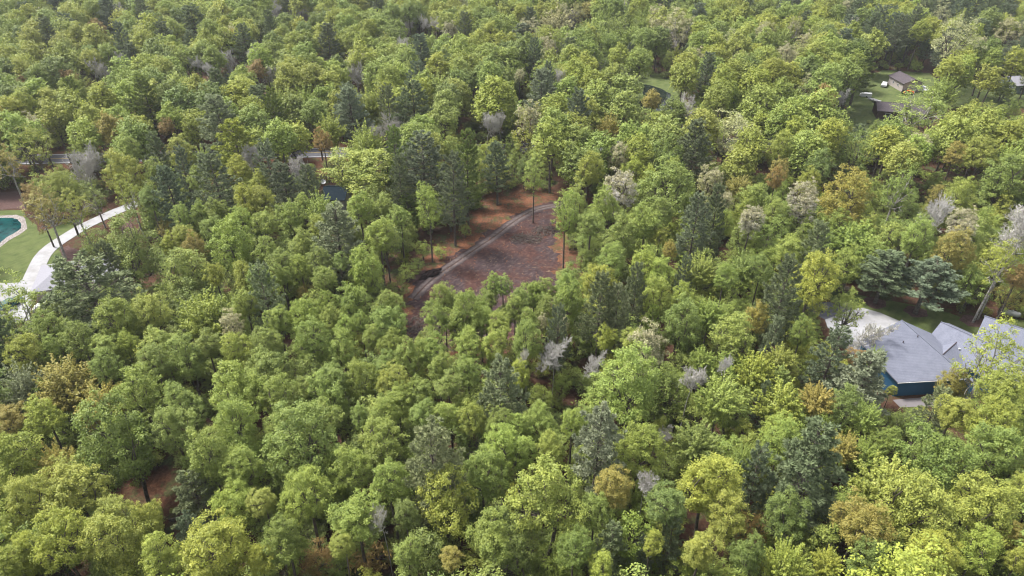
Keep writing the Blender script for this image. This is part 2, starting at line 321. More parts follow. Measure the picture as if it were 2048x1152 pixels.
CATALOG = """
B y 25 922 110
F a 117 925 70
B g 280 790 95
B d 242 905 150
B g 350 860 85
B y 150 987 125
B y 62 1008 95
B y 125 1085 105
B y 237 1085 115
B y 300 1040 62
B y 62 1118 80
B y 15 1140 75
B y 222 1030 75
P b 395 988 85 h=11
P b 383 1068 58 h=10
B g 427 930 100
B g 486 940 80
B y 442 1103 135
B y 318 1120 90
B l 476 1015 90
B g 607 895 140
B l 612 990 100
B y 525 1005 58
B l 700 945 82
B l 712 1037 100
B g 780 967 75
B g 764 894 100
P s 868 935 118 h=20
B y 890 1013 118
B g 970 957 90
B l 1005 900 84
B g 985 1088 110
S o 635 1122 78 h=6
S o 738 1117 85 h=6
B y 686 1092 50
B g 817 1112 60
B d 570 1090 92
B y 521 1123 55
B a 902 1122 52
N c 768 1045 48
B d 812 1035 55
B l 1040 911 66
B y 1100 905 60
P s 1195 890 95 h=19
B g 1277 905 97
N x 1335 873 34 h=10
F d 1395 880 85
B a 1228 978 76
B y 1094 1004 146
B g 1190 1030 70
B y 1416 975 125
B d 1335 1013 82
P b 1510 955 65 h=15
B y 1450 1042 90
P s 1222 1090 60 h=12
P b 1340 1084 50 h=12
B y 1398 1108 85
S o 1500 1064 70 h=7
B d 1150 1097 72
B y 1200 1140 60
S g 1065 1140 55 h=6
P b 1285 1110 42 h=10
B d 1495 1117 70
N x 1290 965 44
F l 1425 905 46
F g 1487 916 52
S d 1336 932 56 h=8
B y 1305 1087 46
P b 1613 955 122 h=20
B d 1571 1038 86
B l 1562 890 70
F y 1775 965 110
B d 1865 930 140
B g 1985 905 108
B y 1825 1030 140
B y 1965 1013 125
B y 2040 985 60
B a 1716 1052 110
F y 1655 1122 52
F y 1571 1124 85
B y 1868 1113 95
B l 1955 1107 90
B y 2036 1125 52
F g 1731 905 60
F a 1688 893 60
B d 1775 890 52
B d 1735 1125 78
B a 2024 1076 52
A l 45 630 115
P b 186 588 152 h=19
B g 92 662 68
B y 300 632 80
B g 238 646 85
F y 405 630 92 h=18
B g 160 686 66
B l 212 696 56
B l 253 690 46
B l 323 691 67
B g 375 726 76
B g 307 726 60
B y 58 712 76
B g 108 708 50
F s 50 769 80
F a 125 763 105
F a 202 804 86
B y 92 840 75
B a 20 840 70
B g 366 810 76
B l 480 790 108
B y 472 704 62
C c 467 655 54
B l 491 613 56
B g 415 696 60
P b 8 690 58
B a 30 690 30
B g 472 852 90
B l 235 858 60
B g 212 737 60
P s 533 600 65
B l 557 646 60
B l 612 641 64
B g 652 611 46
B g 706 610 72
B g 780 617 58
B l 665 645 46
B g 776 651 74
B l 692 665 46
B g 722 648 36
B g 625 685 72
B l 685 706 66
B g 745 680 42
B g 783 695 54
B g 535 686 60
B g 540 750 95
B g 874 640 68
B g 925 640 80
B g 887 600 52
B g 1006 575 40
B g 975 602 42
B g 1030 622 48
B g 1067 594 56
B g 975 642 46
B g 941 603 42
B g 1132 583 56
B g 1136 614 62
B l 940 692 58
B l 986 696 60
B g 822 720 66
B g 866 705 62
B g 878 741 60
B g 770 736 55
B y 785 766 65
B g 720 765 72
B g 662 760 66
B l 655 806 82
B g 565 801 80
B g 605 795 60
B g 795 805 72
B g 845 790 66
B g 897 775 56
P s 1000 785 82 h=18
B g 845 831 56
B l 888 836 56
B y 942 841 60
B g 1000 850 56
B g 722 836 50
B g 770 836 60
B g 648 846 76
B g 565 850 72
B g 935 750 56
C c 1057 640 28
C c 1085 648 26
C c 1128 650 26
P b 1113 672 46 h=16
B g 1052 686 66
P b 1200 617 64 h=20
P b 1268 600 46 h=19
P s 1235 636 56 h=18
B l 1310 601 66
B l 1365 605 56
B g 1360 660 86
B y 1215 681 46
B y 1265 681 50
N w 1105 716 56 f=1103,815
N w 1182 734 40 f=1182,822
N c 1053 720 26
C c 1290 712 96
B l 1262 777 130
N w 1377 769 56
F l 1440 791 86
N w 1453 738 34
B l 1465 681 86
F y 1510 736 70
B a 1511 640 50
F g 1405 715 46
F g 1420 622 58
B l 1456 635 46
B y 1040 756 46
S g 1080 796 50 h=8
S g 1120 770 46 h=7
B l 1080 850 64
B l 1034 851 50
B l 1145 846 46
P b 1525 810 32 h=12
P d 1300 664 40 h=14
P b 1562 600 76 h=21
B y 1628 565 92
B l 1580 512 72
A l 1692 625 70 h=13
B d 1600 671 52
P b 1660 720 76 h=16
P s 1725 768 96 h=16
B o 1712 719 42 h=13
N c 1742 682 62 h=10
F g 1750 716 40 h=12
B y 1782 782 22 h=6
B a 1905 772 54 h=8
A y 1985 728 118
B y 2002 790 92
P s 1868 818 56 h=11
B y 1905 831 80
B y 1980 855 92
B d 1692 815 66
F l 1735 831 56
F y 1560 800 86
F a 1636 795 66
B l 1560 872 72
F y 1562 716 56
P s 1547 685 40 h=14
S d 1795 850 60 h=7
S g 1605 740 42 h=8
A a 15 330 60
A y 70 297 72
N w 172 347 76
B y 118 375 60
B o 70 406 48
A a 105 425 76 f=131,517
A y 155 421 60
A d 200 402 56 f=212,455
B y 246 356 72
A y 262 396 56
B g 300 400 46
P b 347 395 60 h=19
P b 436 372 82 h=20
P b 320 319 43 h=18
B l 262 315 55
B l 310 346 40
B y 368 318 56
F l 405 320 42
P b 370 347 40 h=17
B l 396 361 40
B y 480 341 46
P y 475 300 80 h=20
B y 495 414 70
B l 366 441 42
B g 437 425 46
B g 400 426 36
S a 335 460 36 h=9
B y 365 475 50
B g 425 461 50
B l 479 445 50
B g 265 506 115
B a 390 506 52
B y 340 496 48
B l 470 500 86
B l 373 551 86
B y 432 553 46
B y 491 560 60
S d 190 482 52 h=10
P s 130 557 50 h=12
P b 232 545 52 h=16
P s 541 341 54 h=19
B y 520 371 42
P b 577 386 56 h=18
P b 620 380 50 h=18
B y 725 351 142
P b 845 331 90 h=21
P b 800 361 42 h=18
P d 790 316 50 h=20
T l 855 415 46 f=865,525
P b 903 376 58 f=911,492
P d 940 336 48 f=937,450
B l 905 306 42
B l 945 311 36
P b 992 331 46 f=995,410
P d 816 421 50 f=822,472
F l 640 418 66
B l 580 440 58
B l 605 406 30
B l 722 421 56
B l 765 416 40
B l 800 436 46
B l 757 476 70
P s 675 477 86 h=19
B y 637 455 40
B l 605 490 50
B l 528 450 50
B y 520 405 50
B g 530 501 50
B g 560 526 50
B g 640 526 50
B l 602 536 46
B g 564 556 40
B l 730 550 72
B g 680 526 36
B g 720 521 40
B g 520 560 50
B l 650 560 46
S a 611 590 40 h=9
T l 782 478 50 f=782,572
S g 815 545 38 h=4
S g 800 575 36 h=5
S g 832 530 34 h=4
S g 846 500 34 h=5
S g 880 505 30 h=3
S g 930 460 26 h=4
T l 1064 352 40 f=1066,446
B y 1178 345 60
C c 1235 321 50
B y 1266 346 50
C w 1238 385 74
F y 1300 346 36
B d 1330 331 66
A c 1455 280 130
F a 1477 370 46
B g 1335 393 112
C c 1422 376 60
C c 1446 406 40
P b 1390 450 62 h=20
P b 1430 441 42 h=20
B l 1445 452 46
B l 1508 405 62
C w 1500 445 54
T g 1140 432 56 f=1127,536
B l 1211 421 62
B g 1181 451 56
B g 1325 426 46
B l 1290 455 72
B g 1235 486 72
B y 1318 474 42
B a 1340 502 30
B g 1173 526 40 h=9
B g 1135 556 46 h=10
B y 1200 566 66
B l 1225 531 60
B l 1290 540 62
B l 1322 556 56
P b 1366 561 36 h=14
F y 1399 536 62
F g 1488 531 56
B g 1450 556 46
B d 1521 541 50
C w 1606 410 66
B y 1618 372 46
B a 1690 412 108
F g 1705 480 112 h=15
P s 1630 502 56 h=17
B l 1549 430 42
P b 1768 540 84 f=1750,606
P b 1836 556 100 f=1830,627
N w 1863 441 60 f=1852,525
N w 1975 462 88 f=1955,640
C w 1925 455 62
N w 2026 490 54
B l 1830 482 66
B a 1905 507 70
A y 1950 530 70 f=1945,645
A g 1790 386 76
A d 1705 312 80
B g 1870 375 40 h=9
B y 1930 381 36
B y 1915 405 70
B a 1876 396 40
B d 2012 378 116
B y 1960 311 66
B a 1910 311 42
B d 1640 331 50
S d 1680 352 40 h=8
S d 1640 372 44 h=8
B y 1556 311 56
B o 1551 362 36
B a 1560 341 42
B o 2036 556 48
B d 2041 452 46
B y 1345 345 40
A a 2005 590 60 f=1990,650
P b 222 29 40
P b 284 25 30
P b 99 76 40
P b 243 83 34
P b 489 84 42
P b 390 47 60
P b 116 8 40
P b 544 60 26
P b 657 94 46
P d 150 200 44
P d 297 206 50
P d 547 221 40
P s 445 250 76 h=21
P b 697 217 52
N w 200 143 32
N w 458 124 36
N w 395 129 24
N w 414 141 22
N w 544 154 32
N w 612 29 40
N w 554 22 28
B o 140 157 30
B o 44 165 20
B o 513 145 36
B o 335 258 28
B o 198 60 28
B a 226 266 56
B o 646 285 36
B y 147 247 80
B y 110 240 60
B y 22 226 52
B y 188 247 60
B l 458 226 46
B l 342 237 42
B l 505 252 62
B g 630 226 46
P b 753 12 46
P b 929 63 36
P b 842 108 46
P b 1067 119 36
P s 1083 190 56
P b 828 213 72 h=21
P b 780 224 48
P s 705 227 62
N w 713 151 38
N w 790 256 42
N w 971 251 40
N w 1004 251 40
N w 818 56 48
N w 848 49 24
C w 900 64 30
C c 1040 155 24
F c 1113 46 62 h=22
A c 1358 66 80 h=22
A c 1153 28 32
F g 1202 81 72 h=17
F g 1259 76 62 h=17
A l 1252 139 50 h=12
A l 1204 128 26 h=12
B y 989 209 80
C y 1060 261 76
B l 886 241 56
B l 893 216 50
B l 1245 186 70
B a 1303 204 34
F a 1218 254 46
A c 1892 90 90 h=23 f=1875,187
A c 2011 71 56 h=20
A c 1881 40 50 h=20
B l 1663 114 46
B l 1638 245 86
B o 1642 207 46
A l 1840 222 112
B g 2008 182 42 h=7
C c 1570 121 46
B l 1567 42 50
F g 1563 81 56
P b 1095 165 30
B y 1435 205 50
P b 1412 150 40
P d 1412 195 40 h=10
N w 240 118 20
B g 1012 634 46 h=9
B g 1078 628 46 h=9
B l 1102 655 44 h=9
B g 950 655 48 h=10
B l 905 610 46 h=10
B g 1050 650 44 h=8
B g 962 628 50
B l 1000 655 54
B g 1058 645 50
B g 1095 618 48
B l 918 640 50
B g 1040 600 42
B g 985 580 40
B g 1090 585 44
"""
for line in CATALOG.split('\n'):
    f = line.split()
    if not f: continue
    kw = dict(x.split('=') for x in f[5:]); foot = tuple(float(x) for x in kw['f'].split(',')) if 'f' in kw else None
    pr_, p, h, wm, k = solve(f[0], float(f[2]), float(f[3]), float(f[4])*(1.36 if f[0] == 'P' else 1.1), float(kw['h']) if 'h' in kw else None, foot)
    add_tree(f[0], f[1], pr_, p, h, wm, k)

# ------------------------------------------------------------------ the open ground, surveyed from photo pixels
P2 = lambda pts: [tuple(at(u, v)[:2]) for u, v in pts]
SOIL = [(815, 600), (826, 578), (842, 556), (876, 533), (918, 505), (956, 481), (1000, 451), (1040, 427), (1075, 412), (1108, 404), (1140, 400), (1150, 416), (1118, 436), (1108, 470),
        (1112, 510), (1118, 545), (1126, 580), (1130, 620), (1100, 660), (1040, 690), (960, 682), (890, 690), (852, 702), (832, 690), (822, 660), (815, 640)]
LITTER = [(775, 615), (795, 570), (835, 535), (890, 480), (925, 440), (955, 405), (985, 386), (1010, 380), (1060, 380), (1110, 388), (1160, 398), (1150, 440), (1140, 540), (1140, 640), (1090, 690), (840, 720), (810, 660)]
V_CLEAR = [(812, 605), (838, 545), (905, 500), (955, 440), (980, 393), (1010, 383), (1060, 383), (1112, 392), (1106, 430), (1102, 470), (1112, 560), (1105, 585), (1060, 585), (1000, 575), (890, 590), (850, 625), (832, 695), (815, 640)]
V_EDGE = [(790, 600), (800, 560), (830, 480), (890, 440), (980, 400), (960, 440), (905, 500), (838, 545), (812, 605)]
V_LEFT = [(-60, 385), (45, 383), (62, 430), (90, 470), (140, 440), (200, 420), (270, 400), (285, 415), (210, 460), (150, 490), (128, 515), (170, 525), (190, 530), (100, 590), (60, 600), (-60, 660)]
V_PATH = [(240, 418), (262, 418), (275, 480), (240, 480)]
V_RIGHT = [(1640, 590), (1700, 585), (1750, 590), (1850, 610), (1990, 645), (2100, 625), (2100, 720), (1960, 760), (1890, 800), (1790, 815), (1740, 705), (1690, 700), (1640, 640)]
V_GAP = [(205, 985), (262, 952), (350, 925), (372, 960), (362, 1012), (345, 1062), (310, 1062), (340, 1022), (290, 1012)]
V_POND = [(1272, 160), (1312, 152), (1352, 166), (1347, 212), (1292, 212), (1278, 190)]
V_SHED = [(1692, 175), (1762, 142), (1850, 145), (1862, 192), (1950, 160), (2100, 160), (2100, 200), (1990, 190), (1900, 192), (1795, 226), (1748, 240), (1722, 238), (1704, 218)]
V_ROAD = [[(0, 312), (80, 311), (80, 328), (0, 330)], [(125, 311), (158, 311), (158, 326), (125, 326)], [(600, 295), (695, 295), (695, 312), (600, 318)]]
V_HOUSE = [(640, 362), (682, 363), (682, 408), (640, 408)]
V_TANK = [(2005, 622), (2036, 622), (2036, 640), (2005, 640)]
VIEWS = [V_CLEAR, V_EDGE, V_LEFT, V_PATH, V_RIGHT, V_GAP, V_POND, V_SHED, V_HOUSE, V_TANK] + V_ROAD
OPEN = [P2(p) for p in (SOIL, V_CLEAR, V_LEFT, V_PATH, V_RIGHT, V_POND, V_SHED, V_HOUSE, V_GAP)]
ROAD_Y = lambda x: 184.0 + 0.06*x
SMALL_H = [(-47.5, 144), (-40, 144), (-40, 154), (-47.5, 154)]; OPEN.append(SMALL_H)
LEFT_H = [(-95, 106), (-70, 104), (-70, 117), (-95, 118)]; OPEN.append(LEFT_H)
RIGHT_H = [(58, 79), (76, 79), (92, 84), (96, 96), (78, 98), (58, 95)]; OPEN.append(RIGHT_H)
def is_open(x, y, m=0):
    if abs(y-ROAD_Y(x)) < 4.6: return True
    return any(inside(p, x, y) for p in OPEN)
def hides(x, y, h, wm):
    """would a tree here hide ground or a building that the photo shows?"""
    for zz, dx in ((h, 0), (h*.72, -.45), (h*.72, .45), (h*.72, 0), (h*.45, 0)):
        u, v, d = px([x+dx*wm, y, zz])
        if any(inside(p, u, v) for p in VIEWS): return True
    return False

# ------------------------------------------------------------------ objects: helpers
def tag(o, label=None, cat=None, group=None, kind=None):
    for k, v in (('label', label), ('category', cat), ('group', group), ('kind', kind)):
        if v: o[k] = v
    return o
def link(name, me, parent=None):
    o = bpy.data.objects.new(name, me); COL.objects.link(o)
    if parent: o.parent = parent
    return o
def empty(name, loc, rz=0):
    o = bpy.data.objects.new(name, None); o.empty_display_size = 1; COL.objects.link(o); o.location = loc; o.rotation_euler = (0, 0, rz); return o
def mesh_py(name, V, F, m, smooth=False):
    me = bpy.data.meshes.new(name); me.from_pydata([tuple(map(float, v)) for v in V], [], F); me.materials.append(m)
    if smooth: me.polygons.foreach_set('use_smooth', [True]*len(me.polygons))
    me.update(); return me
class MB:
    def __init__(s): s.V = []; s.F = []
    def box(s, c, size, rz=0, tilt=None):
        x, y, z = (np.array(size)/2); co, si = math.cos(rz), math.sin(rz); b = len(s.V)
        for dx, dy, dz in ((-x, -y, -z), (x, -y, -z), (x, y, -z), (-x, y, -z), (-x, -y, z), (x, -y, z), (x, y, z), (-x, y, z)):
            if tilt: dz += dx*tilt
            s.V.append((c[0]+dx*co-dy*si, c[1]+dx*si+dy*co, c[2]+dz))
        s.F += [tuple(b+i for i in f) for f in ((0, 3, 2, 1), (4, 5, 6, 7), (0, 1, 5, 4), (1, 2, 6, 5), (2, 3, 7, 6), (3, 0, 4, 7))]; return s
    def prism(s, pts, dz):
        """polygon in space extruded straight down by dz"""
        b = len(s.V); n = len(pts); s.V += [tuple(p) for p in pts] + [(p[0], p[1], p[2]-dz) for p in pts]
        s.F += [tuple(range(b, b+n)), tuple(range(b+2*n-1, b+n-1, -1))] + [(b+i, b+n+i, b+n+(i+1) % n, b+(i+1) % n) for i in range(n)]; return s
    def poly(s, pts): b = len(s.V); s.V += [tuple(p) for p in pts]; s.F.append(tuple(range(b, b+len(pts)))); return s
    def tube(s, p, q, r, k=8):
        p, q = np.array(p, float), np.array(q, float); d = unit(q-p); a = unit(np.cross(d, [.3, .2, .9] if abs(d[2]) < .9 else [1, 0, 0])); c = np.cross(d, a); b = len(s.V)
        for e in (p, q):
            for i in range(k): t = 2*math.pi*i/k; s.V.append(tuple(e + r*(math.cos(t)*a+math.sin(t)*c)))
        s.F += [(b+i, b+(i+1) % k, b+k+(i+1) % k, b+k+i) for i in range(k)] + [tuple(range(b+k-1, b-1, -1)), tuple(range(b+k, b+2*k))]; return s
    def lump(s, c, r, rng, seg=10, rings=5, squash=1.0, rough=.18):
        b = len(s.V); s.V.append((c[0], c[1], c[2]+r[2]))
        for i in range(1, rings+1):
            a = i/rings*math.pi*.5
            for j in range(seg):
                t = 2*math.pi*j/seg; k = 1+rng.uniform(-rough, rough)
                s.V.append((c[0]+r[0]*math.sin(a)*math.cos(t)*k, c[1]+r[1]*math.sin(a)*math.sin(t)*k, c[2]+r[2]*math.cos(a)*(1+rng.uniform(-rough, rough))-(.2 if i == rings else 0)))
        for j in range(seg):
            s.F.append((b, b+1+j, b+1+(j+1) % seg))
            for i in range(rings-1): p0 = b+1+i*seg; s.F.append((p0+j, p0+seg+j, p0+seg+(j+1) % seg, p0+(j+1) % seg))
        return s
    def build(s, name, m, parent=None, smooth=False): return link(name, mesh_py(name, s.V, s.F, m, smooth), parent)
def ragged(poly, step=1.2, amp=.5, seed=1):
    """a polygon in metres with its sides cut fine and made uneven"""
    rng = np.random.default_rng(seed); out = []; n = len(poly)
    ph = rng.uniform(0, 6, 4)
    s = 0
    for i in range(n):
        p, q = np.array(poly[i]), np.array(poly[(i+1) % n]); d = q-p; l = np.linalg.norm(d); k = max(1, int(l/step)); nn = np.array([d[1], -d[0]])/max(l, 1e-6)
        for j in range(k):
            s += l/k; o = amp*(.5*math.sin(s*.55+ph[0])+.35*math.sin(s*1.3+ph[1])+.3*math.sin(s*3.1+ph[2])) + rng.normal()*amp*.15
            out.append(p+d*j/k+nn*o)
    return out
def sheet(name, poly, z, m, thick=0, **kw):
    bm = bmesh.new(); vs = [bm.verts.new((p[0], p[1], z)) for p in poly]; f = bm.faces.new(vs)
    if f.normal.z < 0: f.normal_flip()
    bm.normal_update()
    if thick:
        r = bmesh.ops.extrude_face_region(bm, geom=[f]); bmesh.ops.translate(bm, vec=(0, 0, -thick), verts=[v for v in r['geom'] if isinstance(v, bmesh.types.BMVert)])
    bmesh.ops.recalc_face_normals(bm, faces=bm.faces[:])
    if not thick and bm.faces[:][0].normal.z < 0: bmesh.ops.reverse_faces(bm, faces=bm.faces[:])
    bmesh.ops.triangulate(bm, faces=[x for x in bm.faces if len(x.verts) > 4])
    me = bpy.data.meshes.new(name); bm.to_mesh(me); bm.free(); me.materials.append(m); return tag(link(name, me), **kw)
def ribbon(pts, wd, step=1.5):
    """left and right edges of a smooth strip along pts (Catmull-Rom)"""
    P = [np.array(p, float) for p in pts]; P = [2*P[0]-P[1]] + P + [2*P[-1]-P[-2]]; C = []
    for i in range(1, len(P)-2):
        k = max(2, int(np.linalg.norm(P[i+1]-P[i])/step))
        for j in range(k):
            t = j/k; a, b, c, d = P[i-1:i+3]; C.append(.5*(2*b+(c-a)*t+(2*a-5*b+4*c-d)*t*t+(3*b-a-3*c+d)*t**3))
    C.append(P[-2]); C = np.array(C); d = unit(np.gradient(C, axis=0)); n = np.stack([-d[:, 1], d[:, 0]], 1)
    return C, n, C+n*wd/2, C-n*wd/2
def strip(name, pts, wd, z, m, cols=1, prof=None, jitter=0, seed=0, **kw):
    C, n, l, r = ribbon(pts, wd); k = len(C); V = []; F = []; rng = np.random.default_rng(seed); ac = []
    for j in range(cols+1):
        t = j/cols
        for i in range(k):
            e = rng.normal()*jitter if j in (0, cols) else 0
            q = l[i]*(1-t)+r[i]*t + n[i]*e; V.append((q[0], q[1], z+(prof(t) if prof else 0)))
    for j in range(cols):
        for i in range(k-1): F.append((j*k+i, (j+1)*k+i, (j+1)*k+i+1, j*k+i+1)); ac.append((j+.5)/cols)
    me = mesh_py(name, V, F, m); a = me.attributes.new('across', 'FLOAT', 'FACE'); a.data.foreach_set('value', ac)
    if me.polygons[0].normal.z < 0: me.flip_normals()
    return tag(link(name, me), **kw)

# ------------------------------------------------------------------ ground
GROUND = mat('forest_floor', (.1, .06, .04), .95, .1)
g1 = noise(GROUND, .35, 8, .65); g2 = noise(GROUND, 2.6, 8, .7); g3 = noise(GROUND, .09, 4, .5)
brown = ramp(GROUND, g2, [(.25, (.025, .015, .011)), (.5, (.07, .036, .023)), (.72, (.12, .066, .042))])
green = ramp(GROUND, g2, [(.3, (.03, .045, .018)), (.7, (.085, .12, .04))])
gm = ramp(GROUND, g1, [(.5, (0, 0, 0)), (.62, (.8, .8, .8))])
col = mix(GROUND, gm, brown, green)
la = N(GROUND, 'ShaderNodeAttribute', attribute_name='litter')
orange = ramp(GROUND, g2, [(.25, (.055, .022, .014)), (.48, (.19, .078, .04)), (.7, (.29, .145, .08))])
lm = N(GROUND, 'ShaderNodeMath', operation='MULTIPLY'); L(GROUND, la.outputs['Fac'], lm.inputs[0])
L(GROUND, ramp(GROUND, g1, [(.36, (1, 1, 1)), (.58, (.12, .12, .12))]), lm.inputs[1])
L(GROUND, mix(GROUND, lm.outputs[0], col, orange), base(GROUND).inputs['Base Color']); bump(GROUND, g2, .6, .15)
xs = np.unique(np.concatenate([[-3000, -1200, -600, -420, -300, -240, -200], np.arange(-170, 171, 2.5), [200, 240, 300, 420, 600, 1200, 3000]]))
ys = np.unique(np.concatenate([[-600, -200, -60, 0, 20], np.arange(30, 260, 2.5), [280, 320, 380, 460, 600, 1000, 2000, 4000]]))
GX, GY = np.meshgrid(xs, ys); lp = P2(LITTER)
lit = inside_np(lp, GX, GY).astype(float)
for _ in range(2):
    q = np.pad(lit, 1, mode='edge'); lit = (q[1:-1, 1:-1]*2+q[:-2, 1:-1]+q[2:, 1:-1]+q[1:-1, :-2]+q[1:-1, 2:])/6
gap = inside_np(P2(V_GAP), GX, GY)*.35; lit = np.maximum(lit, gap)
rsd = np.where((np.abs(GY-ROAD_Y(GX)) < 14) & (GX < 0), .45, 0); lit = np.maximum(lit, rsd)
nx, ny = len(xs), len(ys); idx = np.arange(nx*ny).reshape(ny, nx)
gf = np.stack([idx[:-1, :-1], idx[:-1, 1:], idx[1:, 1:], idx[1:, :-1]], -1).reshape(-1, 4)
gme = mesh_np('ground', np.stack([GX, GY, GX*0], -1).reshape(-1, 3), [gf], [GROUND])
ga = gme.attributes.new('litter', 'FLOAT', 'POINT'); ga.data.foreach_set('value', lit.ravel().astype(np.float32))
tag(link('ground', gme), 'brown leaf-littered forest floor under the trees', kind='structure')

SOILM = mat('bare_soil', (.12, .085, .08), .95, .1)
s1 = noise(SOILM, .16, 5, .6); s2 = noise(SOILM, 1.1, 8, .7, dist=.6); s3 = noise(SOILM, 5, 6, .7)
mp = N(SOILM, 'ShaderNodeMapping', vector_type='TEXTURE'); mp.inputs['Rotation'].default_value = (0, 0, math.radians(52)); mp.inputs['Scale'].default_value = (1.7, .8, 1)
L(SOILM, SOILM.node_tree.nodes['geo'].outputs['Position'], mp.inputs['Vector']); s4 = noise(SOILM, 1.1, 9, .75, mp.outputs[0])
c1 = ramp(SOILM, s4, [(.3, (.02, .0135, .0145)), (.5, (.048, .0325, .034)), (.68, (.108, .08, .076))])
c2 = ramp(SOILM, s2, [(.3, (.028, .014, .014)), (.55, (.075, .037, .03)), (.75, (.15, .092, .07))])
cm = mix(SOILM, ramp(SOILM, s1, [(.44, (0, 0, 0)), (.58, (.9, .9, .9))]), c1, c2)
cm = mix(SOILM, ramp(SOILM, s3, [(.6, (0, 0, 0)), (.75, (.4, .4, .4))]), cm, (.15, .1, .07))
cm = mix(SOILM, ramp(SOILM, s3, [(.25, (.5, .5, .5)), (.4, (0, 0, 0))]), cm, (.018, .013, .015))
L(SOILM, cm, base(SOILM).inputs['Base Color']); bump(SOILM, s2, .6, .25)
sheet('clearing', ragged(P2(SOIL), .5, 1.5, 3), .02, SOILM, label='bare purplish-brown dirt clearing in the middle of the forest', kind='structure')
TRACKM = mat('wheel_track', (.2, .16, .14), .95, .1)
ac = N(TRACKM, 'ShaderNodeAttribute', attribute_name='across')
t1 = ramp(TRACKM, ac.outputs['Fac'], [(.05, (.052, .038, .038)), (.2, (.12, .098, .094)), (.36, (.16, .13, .122)), (.5, (.06, .046, .036)), (.64, (.16, .13, .122)), (.8, (.12, .098, .094)), (.95, (.052, .038, .038))])
t2 = noise(TRACKM, 1.4, 8, .7); L(TRACKM, mix(TRACKM, ramp(TRACKM, t2, [(.38, (.75, .75, .75)), (.62, (0, 0, 0))]), t1, (.05, .036, .037)), base(TRACKM).inputs['Base Color']); bump(TRACKM, t2, .6, .2)
strip('dirt_track', P2([(1160, 402), (1112, 411), (1076, 418), (1046, 432), (1016, 452), (986, 475), (950, 499), (915, 523), (880, 547), (852, 570), (826, 598)]), 2.7, .05, TRACKM, 16,
      lambda t: -.035*math.cos(t*4*math.pi)*(0 if t in (0, 1) else 1), .22, 4, label='two-rut dirt track curving along the upper left of the clearing', kind='structure')

GRASS = mat('lawn_grass', (.06, .1, .03), .95, .1)
q1 = noise(GRASS, .5, 6, .6); q2 = noise(GRASS, 6, 6, .7)
mpg = N(GRASS, 'ShaderNodeMapping', vector_type='TEXTURE'); mpg.inputs['Rotation'].default_value = (0, 0, .9); mpg.inputs['Scale'].default_value = (6, .5, 1)
L(GRASS, GRASS.node_tree.nodes['geo'].outputs['Position'], mpg.inputs['Vector']); q3 = noise(GRASS, .6, 3, .5, mpg.outputs[0])
gc = mix(GRASS, ramp(GRASS, q1, [(.35, (0, 0, 0)), (.65, (1, 1, 1))]), (.06, .085, .026), (.11, .135, .045))
gc = mix(GRASS, ramp(GRASS, q3, [(.4, (0, 0, 0)), (.6, (.4, .4, .4))]), gc, (.12, .13, .055))
L(GRASS, mix(GRASS, ramp(GRASS, q2, [(.3, (.6, .6, .6)), (.5, (0, 0, 0))]), gc, (.03, .045, .016)), base(GRASS).inputs['Base Color']); bump(GRASS, q2, .5, .06)
sheet('lawn', ragged(P2([(-130, 418), (0, 421), (42, 421), (62, 440), (80, 465), (125, 448), (170, 432), (165, 452), (120, 482), (128, 512), (112, 530), (88, 545), (70, 560), (-130, 585)]), 1.5, .35, 5), .02, GRASS, label='mown green lawn around the teal pond', kind='structure')
sheet('lawn', ragged(P2([(1640, 560), (1690, 580), (1750, 598), (1850, 612), (1935, 640), (1995, 640), (2100, 640), (2160, 700), (1960, 700), (1860, 690), (1790, 660), (1700, 640), (1660, 600)]), 1.5, .6, 6), .02, GRASS, label='shaded green lawn behind the grey-roofed house', kind='structure')
sheet('lawn', ragged(P2([(1690, 172), (1765, 140), (1860, 146), (1880, 160), (1950, 158), (2140, 158), (2140, 215), (1990, 215), (1900, 215), (1800, 245), (1745, 290), (1700, 285), (1690, 230)]), 3, 1., 7), .02, GRASS, label='open green yard around the beige shed', kind='structure')
sheet('lawn', ragged(P2([(1190, 138), (1235, 137), (1310, 146), (1362, 162), (1372, 225), (1280, 225), (1230, 200), (1190, 170)]), 3, 1., 8), .02, GRASS, label='grass bank round the dark woodland pond', kind='structure')
DUFF = mat('mulched_ground', (.14, .08, .075), .95, .1); L(DUFF, ramp(DUFF, noise(DUFF, 2.2, 8, .7), [(.3, (.05, .03, .026)), (.7, (.14, .085, .078))]), base(DUFF).inputs['Base Color'])
sheet('bare_ground', ragged(P2([(-60, 390), (44, 383), (56, 418), (-60, 419)]), 1.5, .5, 9), .024, DUFF, label='patch of bare pinkish earth above the lawn', kind='structure')
sheet('bare_ground', ragged(P2([(118, 500), (138, 490), (190, 520), (185, 530), (128, 530)]), 1.2, .4, 10), .03, DUFF, label='reddish mulch bed behind the pale roof', kind='structure')
sheet('gravel_path', ragged(P2([(243, 425), (256, 425), (272, 478), (240, 478)]), 1.2, .25, 11), .03, DUFF, label='short mauve gravel path among the trees', kind='structure')
for k, (u, v) in enumerate(((1750, 606), (1832, 624), (1945, 643))):
    c = at(u, v); sheet('mulch_ring', [(c[0]+(2.1+.25*math.sin(5*t))*math.cos(t), c[1]+(1.9+.2*math.cos(3*t+k))*math.sin(t)) for t in np.linspace(0, 6.283, 25)[:-1]], .04, DUFF, kind='structure',
                        label=('round brown mulch ring under the pine nearer the driveway', 'round brown mulch ring under the pine above the grey roofs', 'brown mulch ring under the pale-trunked trees')[k])
CONC = mat('pale_concrete', (.6, .585, .58), .85, .2); cn = noise(CONC, .8, 7, .6); cs_ = noise(CONC, .22, 5, .6); cf_ = noise(CONC, 4.5, 5, .7)
